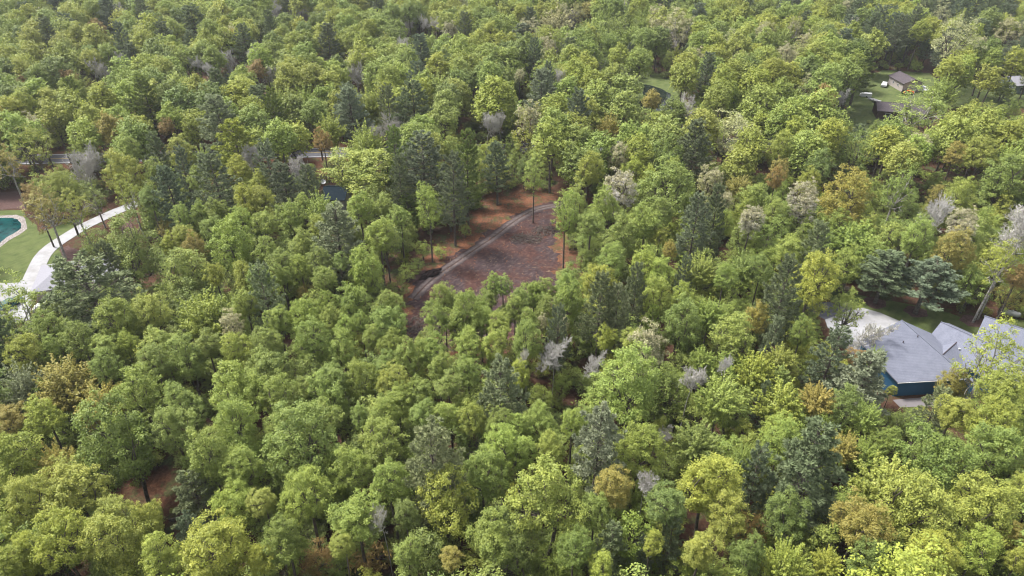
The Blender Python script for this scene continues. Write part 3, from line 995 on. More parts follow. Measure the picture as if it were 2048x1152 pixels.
cc_ = mix(CONC, ramp(CONC, cs_, [(.5, (0, 0, 0)), (.68, (.55, .55, .55))]), ramp(CONC, cn, [(.3, (.27, .268, .278)), (.7, (.35, .347, .355))]), (.2, .19, .185))   # damp stains
cc_ = mix(CONC, ramp(CONC, cf_, [(.66, (0, 0, 0)), (.72, (.7, .7, .7))]), cc_, (.13, .09, .05))                                                             # fallen leaves and grit
L(CONC, cc_, base(CONC).inputs['Base Color'])
strip('driveway', P2([(283, 402), (270, 409), (236, 422), (200, 438), (165, 455), (135, 473), (105, 493), (86, 512), (73, 537), (62, 562), (52, 590)]), 3.4, .09, CONC, 4, label='curved pale concrete driveway beside the lawn', kind='structure')
sheet('driveway', P2([(-130, 570), (0, 567), (36, 566), (60, 548), (88, 540), (64, 583), (60, 640), (0, 660), (-130, 665)]), .086, CONC, .2, label='pale concrete forecourt below the lawn', kind='structure')
sheet('driveway', P2([(1702, 620), (1722, 615.5), (1760, 626), (1795, 641), (1830, 654), (1868, 671), (1880, 690), (1840, 730), (1745, 715), (1700, 712), (1685, 680), (1655, 655), (1650, 640)]), .086, CONC, .2, label='white concrete driveway in front of the grey garage roof', kind='structure')
ASPH = mat('asphalt', (.1, .1, .11), .9, .25); L(ASPH, ramp(ASPH, noise(ASPH, 1.3, 8, .6), [(.3, (.065, .065, .075)), (.7, (.1, .1, .115))]), base(ASPH).inputs['Base Color'])
sheet('driveway', P2([(1600, 585), (1632, 605), (1660, 604), (1700, 622), (1690, 650), (1650, 640), (1620, 622), (1580, 600)]), .06, ASPH, label='grey asphalt lane joining the white driveway', kind='structure')
sheet('road', [(-420, ROAD_Y(-420)-3.4), (420, ROAD_Y(420)-3.4), (420, ROAD_Y(420)+3.4), (-420, ROAD_Y(-420)+3.4)], .06, ASPH, label='straight grey road half hidden among the trees', kind='structure')
YEL = mat('road_paint', (.55, .4, .06), .7)
WHT = mat('white_road_paint', (.7, .7, .7), .7)
for off, m_, nm in ((0, YEL, 'yellow centre line'), (2.95, WHT, 'white far edge line'), (-2.95, WHT, 'white near edge line')):
    sheet('road_marking', [(-420, ROAD_Y(-420)+off-.07), (420, ROAD_Y(420)+off-.07), (420, ROAD_Y(420)+off+.07), (-420, ROAD_Y(-420)+off+.07)], .066, m_, label=nm+' of the grey road', kind='structure')
TEAL = mat('teal_pond_water', (.006, .075, .082), .12, .5); wn = noise(TEAL, .5, 4, .6)
L(TEAL, ramp(TEAL, wn, [(.35, (.003, .028, .032)), (.65, (.007, .066, .066))]), base(TEAL).inputs['Base Color']); base(TEAL).inputs['Specular IOR Level'].default_value = .12; bump(TEAL, noise(TEAL, 3, 3, .5), .12, .05)
RIM = mat('pale_stone_rim', (.5, .46, .43), .9); rv = N(RIM, 'ShaderNodeTexVoronoi'); rv.inputs['Scale'].default_value = 2.6; L(RIM, N(RIM, 'ShaderNodeNewGeometry').outputs['Position'], rv.inputs['Vector'])
L(RIM, ramp(RIM, rv.outputs['Distance'], [(.1, (.36, .325, .31)), (.6, (.2, .175, .165))]), base(RIM).inputs['Base Color'])
sheet('pond_rim', ragged(P2([(-90, 431), (0, 431), (32, 430), (46, 434), (53, 444), (55, 458), (44, 466), (24, 477), (0, 495), (-90, 530)]), .8, .2, 12), .05, RIM, .05, label='pale stone rim round the teal pond', kind='structure')
sheet('pond', ragged(P2([(-90, 437), (0, 436.5), (24, 436), (37, 439), (42, 447), (42, 457), (32, 464), (14, 475), (0, 487), (-90, 518)]), .8, .15, 13), .07, TEAL, label='small teal pond with a pale stone rim', kind='structure')
DARKW = mat('dark_pond_water', (.012, .018, .016), .04, .5); bump(DARKW, noise(DARKW, 1.2, 3, .5), .05, .05)
sheet('pond', ragged(P2([(1282, 170), (1290, 168), (1312, 174), (1342, 187), (1349, 200), (1346, 222), (1290, 222), (1255, 212), (1248, 204), (1276, 204), (1290, 195)]), 2, .5, 14), .05, DARKW, label='dark woodland pond mirroring the trees', kind='structure')

# ------------------------------------------------------------------ houses
SHING = mat('grey_shingles', (.3, .3, .33), .9, .2)
sv = noise(SHING, 7, 4, .8); sw = noise(SHING, .8, 4, .5)
L(SHING, mix(SHING, .35, ramp(SHING, sv, [(.3, (.085, .092, .12)), (.5, (.15, .158, .2)), (.7, (.22, .23, .285))]), ramp(SHING, sw, [(.3, (.105, .112, .145)), (.7, (.185, .195, .24))])), base(SHING).inputs['Base Color'])
wv = N(SHING, 'ShaderNodeTexWave', wave_type='BANDS', bands_direction='Z'); wv.inputs['Scale'].default_value = 3.2; wv.inputs['Distortion'].default_value = 1; L(SHING, SHING.node_tree.nodes['geo'].outputs['Position'], wv.inputs['Vector']); bump(SHING, wv.outputs['Fac'], .25, .03)
def siding(name, rgb, k=5.5):
    m = mat(name, rgb, .75, .3); wv = N(m, 'ShaderNodeTexWave', wave_type='BANDS', bands_direction='Z', wave_profile='SAW'); wv.inputs['Scale'].default_value = k*.3
    L(m, N(m, 'ShaderNodeNewGeometry').outputs['Position'], wv.inputs['Vector']); bump(m, wv.outputs['Fac'], .6, .04); return m
BLUE = siding('blue_siding', (.03, .12, .24)); BEIGE = siding('beige_siding', (.42, .37, .345)); TRIM = mat('white_trim', (.7, .7, .7), .6); GLASS = mat('window_glass', (.02, .025, .03), .05, .6)
DKROOF = mat('dark_shingles', (.07, .06, .07), .9); L(DKROOF, ramp(DKROOF, noise(DKROOF, 3, 6, .7), [(.3, (.045, .037, .043)), (.7, (.095, .078, .086))]), base(DKROOF).inputs['Base Color'])
NAVYROOF = mat('blue_black_metal_roof', (.012, .02, .027), .95, .05)
PALEROOF = mat('pale_grey_shingles', (.44, .43, .46), .85, .2); L(PALEROOF, ramp(PALEROOF, noise(PALEROOF, 5, 5, .7), [(.3, (.2, .197, .225)), (.7, (.28, .275, .305))]), base(PALEROOF).inputs['Base Color'])
REDM = mat('red_paint', (.4, .05, .03), .5); ORANGE = mat('orange_paint', (.5, .1, .02), .5); RUB = mat('black_rubber', (.015, .015, .015), .8)
WHITEP = mat('white_paint', (.5, .5, .5), .35, .5); DARKP = mat('dark_paint', (.02, .022, .028), .3, .5); GREYM = mat('grey_stone', (.16, .145, .15), .9)
def U(u, v, z): return at(u, v, z)
def box_house(name, org, ang, Lx, Wy, wall_h, rise, roof_m, wall_m, label, hip=False, over=.45, windows=(), door=None, ridge_along='x', cat='house'):
    """rectangular house: local x along ANG, origin at its near-left ground corner; windows: (side, distance, width)"""
    r = empty(name, (org[0], org[1], 0), ang); tag(r, label, cat)
    wb = MB(); wb.box((Lx/2, Wy/2, wall_h/2-.15), (Lx, Wy, wall_h+.3))
    x0, x1, y0, y1 = -over, Lx+over, -over, Wy+over; zt = wall_h+.02; zr = wall_h+rise; dz = .16
    rb = MB()
    if ridge_along == 'x':
        ins = (y1-y0)/2 if hip else 0; a, b = (x0+ins, (y0+y1)/2, zr), (x1-ins, (y0+y1)/2, zr)
        rb.prism([(x0, y0, zt), (x1, y0, zt), b, a], dz); rb.prism([(x1, y1, zt), (x0, y1, zt), a, b], dz)
        if hip: rb.prism([(x0, y1, zt), (x0, y0, zt), a], dz); rb.prism([(x1, y0, zt), (x1, y1, zt), b], dz)
        else:
            for x in (0, Lx): wb.prism([(x, 0, wall_h-.02), (x, Wy, wall_h-.02), (x, Wy/2, zr-.2)], 0) if False else wb.poly([(x, .02, wall_h-.01), (x, Wy-.02, wall_h-.01), (x, Wy/2, zr-.17)])
        cap = MB().tube(a, b, .09, 6)
    else:
        a, b = ((x0+x1)/2, y0, zr), ((x0+x1)/2, y1, zr)
        rb.prism([(x0, y1, zt), (x0, y0, zt), a, b], dz); rb.prism([(x1, y0, zt), (x1, y1, zt), b, a], dz)
        for y in (0, Wy): wb.poly([(.02, y, wall_h-.01), (Lx-.02, y, wall_h-.01), (Lx/2, y, zr-.17)])
        cap = MB().tube(a, b, .09, 6)
    wb.build('wall', wall_m, r); ro = rb.build('roof', roof_m, r); cap.build('ridge_cap', roof_m, ro)
    for side, dist, wd, zc, hh in windows:
        if side == 'front': c, sz = (dist, -.03, zc), (wd, .08, hh)
        elif side == 'left': c, sz = (-.03, dist, zc), (.08, wd, hh)
        else: c, sz = (Lx+.03, dist, zc), (.08, wd, hh)
        f = MB().box(c, (sz[0]+(.16 if sz[0] > .1 else 0), sz[1]+(.16 if sz[1] > .1 else 0), sz[2]+.16)).build('window', TRIM, r)
        k = 1.25; MB().box(c, (sz[0]*k if sz[0] < .1 else sz[0], sz[1]*k if sz[1] < .1 else sz[1], sz[2])).build('pane', GLASS, f)
    if door:
        dist, wd, hh, dm = door; d = MB().box((dist, -.05, hh/2), (wd, .1, hh)); d.build('garage_door', dm, r)
    return r
# grey-roofed house: every roof slope surveyed by its corners
def slab(root, name, pts, m, thick=.22): return MB().prism(pts, thick).build(name, m, root)
gh = empty('house', (66, 86, 0)); tag(gh, 'blue-sided house under large grey shingled roofs', 'house')
off = np.array([66, 86, 0.])
A_, B_, R_ = U(1803, 640, 7.2), U(1796, 765, 3.2), U(1937, 757, 3.2)
nrm = np.cross(R_-B_, A_-B_); ray0 = np.array([0, 0, CAM_H]); d0 = U(1718, 682, 0)-ray0
L_ = ray0 + d0*(np.dot(B_-ray0, nrm)/np.dot(d0, nrm))
X_, Y_ = U(1866, 668, 4.2), U(1957, 771, 2.9)
main = slab(gh, 'roof', [p-off for p in (B_, R_, A_, L_)], SHING); slab(gh, 'roof', [p-off+[0, 0, -.02] for p in (R_, Y_, X_, A_)], SHING)
cp = MB(); cp.tube(A_-off+[0, 0, .03], R_-off+[0, 0, .03], .1, 6); cp.build('ridge_cap', NAVYROOF if False else SHING, main)
def wall_under(root, pts, m, top=.25, name='wall'):
    w_ = MB(); c = np.mean(pts, 0); q = [p+(c-p)*np.array([.06, .06, 0]) for p in pts]
    b = len(w_.V); n = len(q)
    w_.V += [(p[0], p[1], p[2]-top) for p in q] + [(p[0], p[1], -.2) for p in q]
    w_.F += [(b+i, b+n+i, b+n+(i+1) % n, b+(i+1) % n) for i in range(n)]
    return w_.build(name, m, root)
wall_under(gh, [p-off for p in (B_, R_, Y_, X_, A_, L_)], BLUE, .3)
# middle wing: ridge running away at 45 degrees, with a small cross gable
M0, M1 = U(1882, 644, 5.6), U(1964, 681, 5.6); rd = unit(M1-M0); M1 = M0+rd*14; pf = np.array([rd[1], -rd[0], 0]); pf = pf if pf[1] < 0 else -pf
e0, e1 = M0+pf*5.2+[0, 0, -2.7], M1+pf*5.2+[0, 0, -2.7]; b0, b1 = M0-pf*5.2+[0, 0, -2.7], M1-pf*5.2+[0, 0, -2.7]
mw = slab(gh, 'roof', [p-off for p in (e0, e1, M1, M0)], SHING); slab(gh, 'roof', [p-off for p in (b1, b0, M0, M1)], SHING)
MB().tube(M0-off+[0, 0, .03], M1-off+[0, 0, .03], .1, 6).build('ridge_cap', SHING, mw)
wall_under(gh, [p-off for p in (e0, e1, b1, b0)], BLUE)
for q in (M0, M1):
    s_ = -1 if q is M1 else 1
    MB().poly([p-off+rd*.35*s_ for p in (q+pf*4.9+[0, 0, -2.75], q-pf*4.9+[0, 0, -2.75], q+[0, 0, -.25])]).build('gable_wall', BLUE, gh)
G0 = U(1921.5, 677, 4.5); G1 = G0+pf*7.5; gl, gr = -rd*3.2+[0, 0, -1.6], rd*3.2+[0, 0, -1.6]
dg_ = slab(gh, 'dormer_roof', [p-off for p in (G0, G1, G1+gl, G0+gl)], SHING); slab(gh, 'dormer_roof', [p-off for p in (G1, G0, G0+gr, G1+gr)], SHING)
MB().tube(G0-off+[0, 0, .03], G1-off+[0, 0, .03], .09, 6).build('ridge_cap', DKROOF, dg_)
wall_under(gh, [p-off for p in (G1+gl, G1, G1+gr, G0+gr, G0+gl)], BLUE)
# far wing
T0, T1 = U(1970, 632, 5.9), U(2024, 650, 5.9); rd2 = unit(T1-T0); T1 = T0+rd2*9; pf2 = np.array([rd2[1], -rd2[0], 0]); pf2 = pf2 if pf2[1] < 0 else -pf2
f0, f1 = T0+pf2*5.8+[0, 0, -3.1], T1+pf2*5.8+[0, 0, -3.1]+rd2*5; h0, h1 = T0-pf2*5.8+[0, 0, -3.1], T1-pf2*5.8+[0, 0, -3.1]+rd2*5
tw_ = slab(gh, 'roof', [p-off for p in (f0, f1, T1, T0)], SHING); slab(gh, 'roof', [p-off for p in (h1, h0, T0, T1)], SHING); slab(gh, 'roof', [p-off for p in (f1, h1, T1)], SHING)
MB().tube(T0-off+[0, 0, .03], T1-off+[0, 0, .03], .1, 6).build('ridge_cap', SHING, tw_)
wall_under(gh, [p-off for p in (f0, f1, h1, h0)], BLUE)
MB().poly([p-off+rd2*.35 for p in (T0+pf2*5.4+[0, 0, -3.1], T0-pf2*5.4+[0, 0, -3.1], T0+[0, 0, -.25])]).build('gable_wall', BLUE, gh)
vp = U(1917, 701, 3.9)-off; MB().tube(vp-[0, 0, .4], vp+[0, 0, .35], .07, 8).tube(vp+[0, 0, .35], vp+[0, 0, .45], .16, 8).build('roof_vent', WHITEP, gh)
wf = MB().box(((B_+R_)/2*np.array([1, 1, 0])-off+[-2.2, .42, 1.6]), (1.3, .1, 1.3), math.atan2(R_[1]-B_[1], R_[0]-B_[0])).build('window', TRIM, gh)
MB().tube(B_-off+[0, -.05, -.12], R_-off+[0, -.05, -.12], .07, 6).build('gutter', WHITEP, gh)
for q_ in ((.35, .62), (.6, .7)):
    vq = B_+(R_-B_)*q_[0]+(A_-(B_+R_)/2)*q_[1]-off; MB().tube(vq-[0, 0, .3], vq+[0, 0, .35], .08, 8).build('roof_vent', DKROOF, gh)
sheet('patio', P2([(1785, 800), (1850, 795), (1945, 768), (1958, 785), (1935, 810), (1800, 815)]), .05, GREYM, label='grey paved strip along the blue wall', kind='structure')
# house with the pale roof behind the big pine
BL, FL = at(77, 543, 2.9), at(60, 583, 2.9); dirn = unit(np.array([BL[0]-FL[0], BL[1]-FL[1]])); ang = math.atan2(dirn[1], dirn[0])-math.pi/2
box_house('house', FL[:2]+np.array([.3, .3]), ang, 15.5, 9.5, 2.7, 2.2, PALEROOF, BEIGE, 'house with pale lavender-grey roof half hidden behind the big pine', hip=True, windows=[('front', 4, 1.4, 1.5, 1.2), ('front', 9, 1.6, 1.5, 1.2), ('left', 4, 1.4, 1.5, 1.2)])
box_house('cottage', (-44.8, 145.8), math.radians(-2), 5.0, 7.0, 3.0, 1.7, NAVYROOF, siding('grey_siding', (.35, .35, .37)), 'small cottage with blue-black roof glimpsed between pines', windows=[('front', 1.3, 1.0, 1.6, 1.1), ('front', 3.6, 1.0, 1.6, 1.1)])
sd_ = empty('satellite_dish', U(647, 369, 4.2)); tag(sd_, 'white satellite dish on the blue-black cottage roof', 'satellite dish')
db = bmesh.new(); bmesh.ops.create_cone(db, segments=14, radius1=.12, radius2=.62, depth=.22, cap_ends=False); me_ = bpy.data.meshes.new('dish'); db.to_mesh(me_); me_.materials.append(WHITEP)
o_ = link('dish', me_, sd_); o_.location = (0, 0, .7); o_.rotation_euler = (.7, 0, .4); MB().tube((0, 0, -.6), (0, 0, .7), .05, 6).build('mast', GREYM, sd_)
bf = MB(); bf.box((0, 0, .35), (.5, .35, .7)).tube((0, 0, .7), (0, 0, .95), .28, 8); bo = tag(bf.build('propane_cylinder', WHITEP), 'little white gas cylinder right of the blue-black cottage', 'gas cylinder'); bo.location = at(701, 403, 0)
# beige pole shed
s0, s1, s2 = at(1803, 184, 0), at(1836, 183, 0), at(1769, 169.5, 0)
dx = unit(s1[:2]-s0[:2]); ang = math.atan2(dx[1], dx[0])
sh_ = box_house('shed', s0, ang, 6.6, 9.0, 2.9, 1.5, DKROOF, BEIGE, 'beige shed with dark roof and a large door at the yard', windows=[('left', 3, .7, 1.6, .6), ('left', 6, .7, 1.6, .6)], door=(3.4, 2.7, 2.3, siding('pale_door', (.42, .38, .36), 9)), ridge_along='y', cat='shed')
p_ = at(1752, 214, 3.); box_house('bungalow', (p_[0], p_[1]-2), math.radians(-14), 13, 7, 2.6, 1.7, DKROOF, siding('brown_siding', (.07, .043, .036)), 'bungalow with mauve-brown roof in front of the beige shed', windows=[('front', 3, 1.2, 1.4, 1), ('front', 7, 1.2, 1.4, 1)])
p_ = at(2026, 188, 0); box_house('house', (p_[0], p_[1]), math.radians(8), 12, 8, 2.9, 2.0, PALEROOF, siding('sky_blue_siding', (.25, .3, .34)), 'pale blue house cut off by the right edge of the photo', windows=[('front', 2.5, 1.2, 1.5, 1.1), ('left', 3, 1.2, 1.5, 1.1)])

# ------------------------------------------------------------------ vehicles and yard things
def car(p, ang, m, label, truck=False, cat='car', name='parked_car'):
    r = empty(name, (p[0], p[1], p[2] if len(p) > 2 else 0.03), ang); tag(r, label, cat); Lc, Wc = (5.4, 1.95) if truck else (4.6, 1.82)
    prof = [(-Lc/2, .45), (-Lc/2, .95), (-Lc/2+.1, 1.02), (-Lc*.28, 1.08), (-Lc*.16, 1.62), (Lc*.1, 1.68), (Lc*.27, 1.12), (Lc/2-.12, .98), (Lc/2, .8), (Lc/2, .4)]
    if not truck: prof = [(-Lc/2, .42), (-Lc/2, .95), (-Lc*.44, 1.02), (-Lc*.33, 1.45), (-Lc*.05, 1.5), (Lc*.1, 1.45), (Lc*.25, 1.0), (Lc/2-.15, .86), (Lc/2, .7), (Lc/2, .38)]
    mb = MB(); n = len(prof); w2 = Wc/2
    for s in (-1, 1):
        for x, z in prof: mb.V.append((x, s*w2*(1 if z < 1.1 else .8), z))
    mb.F += [tuple(range(n)), tuple(range(2*n-1, n-1, -1))] + [(i, n+i, n+(i+1) % n, (i+1) % n) for i in range(n)]
    mb.build('body', m, r)
    gz = MB(); zb, zt = (1.12, 1.56) if truck else (1.04, 1.4); xa, xb = (-Lc*.2, Lc*.2)
    for s in (-1, 1): gz.poly([(xa-.15, s*w2*.97, zb), (xb+.1, s*w2*.97, zb), (xb-.35, s*w2*.84, zt), (xa+.15, s*w2*.84, zt)])
    gz.poly([(Lc*.255, -w2*.85, zb+.02), (Lc*.255, w2*.85, zb+.02), (Lc*.125, w2*.72, zt+.06), (Lc*.125, -w2*.72, zt+.06)]); gz.build('windscreen', GLASS, r)
    for x in (-Lc*.3, Lc*.31):
        for s in (-1, 1): MB().tube((x, s*(w2-.1), .33), (x, s*(w2+.03), .33), .34, 12).build('wheel', RUB, r)
    return r
car(at(97, 620), .3, WHITEP, 'white car under the trees beside the big pine at left')
car(at(24, 612), 1.2, mat('teal_paint', (.02, .08, .08), .4, .4), 'teal car on the pale forecourt behind the airy tree')
car(at(1843, 182), 1.9, WHITEP, 'white pickup beside the beige shed', True, 'pickup')
car(at(1873, 193), 2.6, DARKP, 'dark pickup at the trunk of the tall cream tree', True, 'pickup')
car(at(1768, 172), 1.0, WHITEP, 'white and red car behind the beige shed corner')
# loading tractor in front of the shed
tr = empty('tractor', (*at(1812, 189)[:2], .03), .3); tag(tr, 'orange tractor parked in front of the beige shed', 'tractor')
MB().box((.9, 0, 1.0), (1.7, .75, .7)).box((-.5, 0, .8), (1.4, .8, .4)).build('body', ORANGE, tr); MB().box((-.55, 0, 1.15), (.5, .55, .3)).box((-.8, 0, 1.45), (.12, .55, .5)).build('seat', RUB, tr)
for x, r_, y in ((-.7, .75, .75), (1.4, .48, .65)):
    for s in (-1, 1): MB().tube((x, s*(y-.2), r_), (x, s*(y+.2), r_), r_, 14).build('wheel', RUB, tr)
MB().tube((-.1, -.35, 1.), (-.1, -.35, 2.3), .04, 6).tube((-.1, .35, 1.), (-.1, .35, 2.3), .04, 6).tube((-.1, -.35, 2.3), (-.1, .35, 2.3), .04, 6).build('roll_bar', RUB, tr)
MB().box((2.5, 0, .5), (.5, 1.6, .55)).tube((.4, .5, 1.3), (2.4, .6, .6), .06, 6).tube((.4, -.5, 1.3), (2.4, -.6, .6), .06, 6).build('loader', ORANGE, tr)
def utility_trailer(p, ang, label):
    r = empty('trailer', (p[0], p[1], .03), ang); tag(r, label, 'trailer')
    r.scale = (.72, .72, .72); MB().box((0, 0, 1.15), (4.6, 2.0, 1.5)).box((2.45, 0, .95), (.4, 1.5, 1.0)).build('body', WHITEP, r); MB().tube((2.3, .5, .5), (3.7, 0, .5), .05, 6).tube((2.3, -.5, .5), (3.7, 0, .5), .05, 6).build('drawbar', GREYM, r)
    for s in (-1, 1): MB().tube((-.2, s*.9, .35), (-.2, s*1.05, .35), .36, 12).build('wheel', RUB, r)
utility_trailer(at(1731, 194), 2.9, 'white trailer on the yard left of the beige shed')
utility_trailer(at(1701, 178), 1.1, 'small white trailer at the left edge of the yard')
# boat on the lawn, tank, brush, log
def rowboat(p, ang, label):
    n = 9; V = []; F = []
    for i in range(n):
        t = i/(n-1); x = -2.2+4.4*t; wd = .85*min(1, (1.02-t)*2.4)**.6
        for y, z in ((-wd, .62), (-wd*.75, .2), (0, .06), (wd*.75, .2), (wd, .62)): V.append((x, y, z+.15*t*t))
    for i in range(n-1):
        for j in range(4): F.append((i*5+j, i*5+j+1, (i+1)*5+j+1, (i+1)*5+j))
    F.append((0, 1, 2, 3, 4)); r = empty('rowing_boat', (p[0], p[1], .05), ang); tag(r, label, 'boat')
    h = link('hull', mesh_py('hull', V, F, WHITEP), r); MB().box((-.8, 0, .45), (.28, 1.3, .05)).box((.4, 0, .45), (.28, 1.35, .05)).build('thwart', GREYM, r); return r
rowboat(at(1747, 203), 2.2, 'white boat lying on the grass by the mauve-brown roof')
tk = empty('propane_tank', (*at(2020, 633)[:2], 0), math.radians(-28)); tag(tk, 'white propane tank at the edge of the shaded lawn', 'propane tank')
bmk = bmesh.new(); bmesh.ops.create_uvsphere(bmk, u_segments=20, v_segments=14, radius=.52)
for v in bmk.verts: v.co.x, v.co.z = v.co.z + (1.0 if v.co.z > 0 else -1.0), v.co.x + .78
bmesh.ops.recalc_face_normals(bmk, faces=bmk.faces[:]); me_ = bpy.data.meshes.new('tank'); bmk.to_mesh(me_); me_.materials.append(WHITEP); me_.polygons.foreach_set('use_smooth', [True]*len(me_.polygons)); link('tank', me_, tk)
MB().tube((0, 0, 1.25), (0, 0, 1.48), .17, 12).build('valve_cap', WHITEP, tk)
for s in (-1, 1): MB().box((s*.95, 0, .14), (.2, .7, .36)).build('foot', GREYM, tk)
BRNG = random.Random(3)
DARKSOIL = mat('dark_turned_soil', (.05, .032, .03), .95, .1); dsn = noise(DARKSOIL, 2.5, 7, .7); L(DARKSOIL, ramp(DARKSOIL, dsn, [(.3, (.015, .01, .009)), (.7, (.05, .032, .03))]), base(DARKSOIL).inputs['Base Color']); bump(DARKSOIL, dsn, 1, .3)
def brush(p, rx, ry, n, label, zmax=.9):
    mb = MB()
    for _ in range(n):
        a = BRNG.uniform(0, 6.28); rr = BRNG.random()**.6; c = np.array([rx*rr*math.cos(a), ry*rr*math.sin(a), BRNG.random()*zmax*(1-rr)+.06]); b = BRNG.uniform(0, 3.14); l = BRNG.uniform(.5, 1.6)
        d = np.array([math.cos(b), math.sin(b), BRNG.uniform(-.35, .35)])*l/2; mb.tube(c-d, c+d, BRNG.uniform(.02, .06), 5)
    o = tag(mb.build('brush_pile', BARK), label, 'brush pile'); o.location = (p[0], p[1], .03)
brush(at(1052, 478), 3.6, 2.6, 170, 'dark brush pile at the upper right of the dirt clearing')
brush(at(1090, 462), 3.0, 2.4, 130, 'brush pile against the trees on the right side of the clearing')
brush(at(838, 655), 2.0, 4.5, 150, 'tangle of dead branches at the lower left tip of the clearing', 1.3)
brush(at(1675, 577), 2.2, 1.6, 90, 'heap of pruned branches above the grey-roofed house lawn')
md = MB().lump((0, 0, 0), (2.6, 1.1, .65), BRNG, 22, 7, rough=.3); o_ = tag(md.build('dirt_mound', DARKSOIL, smooth=True), 'dark bulldozed dirt mound on the left rim of the clearing', 'dirt mound'); o_.location = (*at(862, 549)[:2], 0); o_.rotation_euler = (0, 0, math.radians(40))
md = MB().lump((0, 0, 0), (2.8, 1.5, .5), BRNG, 16, 6, rough=.15); o_ = tag(md.build('dirt_mound', DUFF, smooth=True), 'low pale mound of stones beside the dark dirt mound', 'dirt mound'); o_.location = (*at(830, 553)[:2], 0); o_.rotation_euler = (0, 0, .8)
p0, p1 = at(338, 1041, .25), at(374, 1031, .3); lg = Tubes(); lg.add([p0, (p0+p1)/2+[0, 0, .06], p1, p1+(p1-p0)*.5], [.2, .17, .14, .1], 8); lg.add([(p0+p1)/2, (p0+p1)/2+[.3, .9, .5]], [.06, .03], 5)
tag(link('fallen_log', lg.mesh('fallen_log', BARK)), 'dark fallen log on the brown floor of the open gap', 'log')
# chips and sticks strewn over the clearing: nobody could count them
dv = []; dq = np.random.default_rng(8); sp, lt = P2(SOIL), P2(LITTER); nC = 0
C_, T_, L2, W2 = [], [], [], []
while nC < 2600:
    x, y = dq.uniform(-40, 24), dq.uniform(92, 172)
    if not inside(lt, x, y) or (inside(sp, x, y) and dq.random() < .45): continue
    C_.append((x, y, .07)); a = dq.uniform(0, 6.3); T_.append((math.cos(a), math.sin(a), dq.normal()*.1)); L2.append(dq.uniform(.25, 1.1)); W2.append(dq.uniform(.06, .2)); nC += 1
C_, T_ = np.array(C_), unit(np.array(T_)); Nn_ = unit(np.array([0, 0, 1.]) + dq.normal(size=C_.shape)*.25); Qd = quads(C_, Nn_, L2, W2, dq, T_)
CHIP = mat('wood_chips', (.17, .115, .078), .9); CHIP2 = mat('dark_sticks', (.05, .04, .035), .9); CHIP3 = mat('rusty_leaves', (.16, .065, .03), .9)
me_ = mesh_np('wood_debris', Qd.reshape(-1, 3), [np.arange(len(C_)*4).reshape(-1, 4)], [CHIP, CHIP2, CHIP3], mi=dq.choice(3, len(C_), p=[.3, .35, .35]))
tag(link('wood_debris', me_), 'wood chips and sticks strewn over the clearing', kind='stuff')

# ------------------------------------------------------------------ young trees that fill the gaps, and the rest of the forest as one mass
def cell(x, y): return int(x//10), int(y//10)
GRID = {}
def put(t): GRID.setdefault(cell(t.x, t.y), []).append(t)
for t in TREES: put(t)
def crowded(x, y, wm, k):
    cx, cy = cell(x, y)
    for i in (-1, 0, 1):
        for j in (-1, 0, 1):
            for t in GRID.get((cx+i, cy+j), ()):
                if (t.x-x)**2+(t.y-y)**2 < (k*(t.w+wm)/2)**2: return True
    return False
PXG = {}
for t in TREES: PXG.setdefault((int(t.u//60), int(t.v//60)), []).append(t)
def covers(x, y, h, wm):
    """would a crown here stand right in front of a surveyed one?"""
    u, v, d = px([x, y, h-wm*.55]); r = wm*FPX/d*.5; cx, cy = int(u//60), int(v//60)
    for i in (-1, 0, 1):
        for j in (-1, 0, 1):
            for t in PXG.get((cx+i, cy+j), ()):
                if t.d > d+.5 and math.hypot(t.u-u, t.v-v) < r*(1.15 if t.kind in 'NPCAFT' else .8): return True
    return False
FOREST = []   # kind, tint, proto index, x, y, h, w
R2 = random.Random(21); YOUNG = 0; MAXY = 290
def far_pick(u, v):
    q = R2.random()
    if u > 1560 and v < 95 and q < (.36 if u > 1700 else .2): return 'P', 'b'
    if 1680 < u < 1880 and 60 < v < 150 and q < .4: return 'P', 'd'
    if 1180 < u < 1320 and v < 110 and q < .3: return 'F', 'g'
    q = R2.random()
    if u > 1000 and v < 130 and q > .955: return R2.choice('CA'), 'c'
    if q < .05: return 'P', 'b'
    if q < .066: return 'N', 'w'
    if q < .074: return 'C', R2.choice('ylg')
    if q < .086: return 'D', R2.choice('aaay')
    if q < .12: return 'A', R2.choice('lyc')
    if q < .26: return 'F', R2.choice('gly')
    if q < .34: return 'D', 'd'
    if q < .46: return 'D', 'g'
    return 'D', R2.choice('lyy')
cands = []
sx = 4.4
for j in range(int((470-22)/sx)):
    for i in range(-80, 81):
        x = (i + (.5 if j % 2 else 0) + R2.uniform(-.36, .36))*sx; y = 22 + (j + R2.uniform(-.36, .36))*sx
        if abs(x) < 62 + .80*y: cands.append((y, x))
cands.sort()
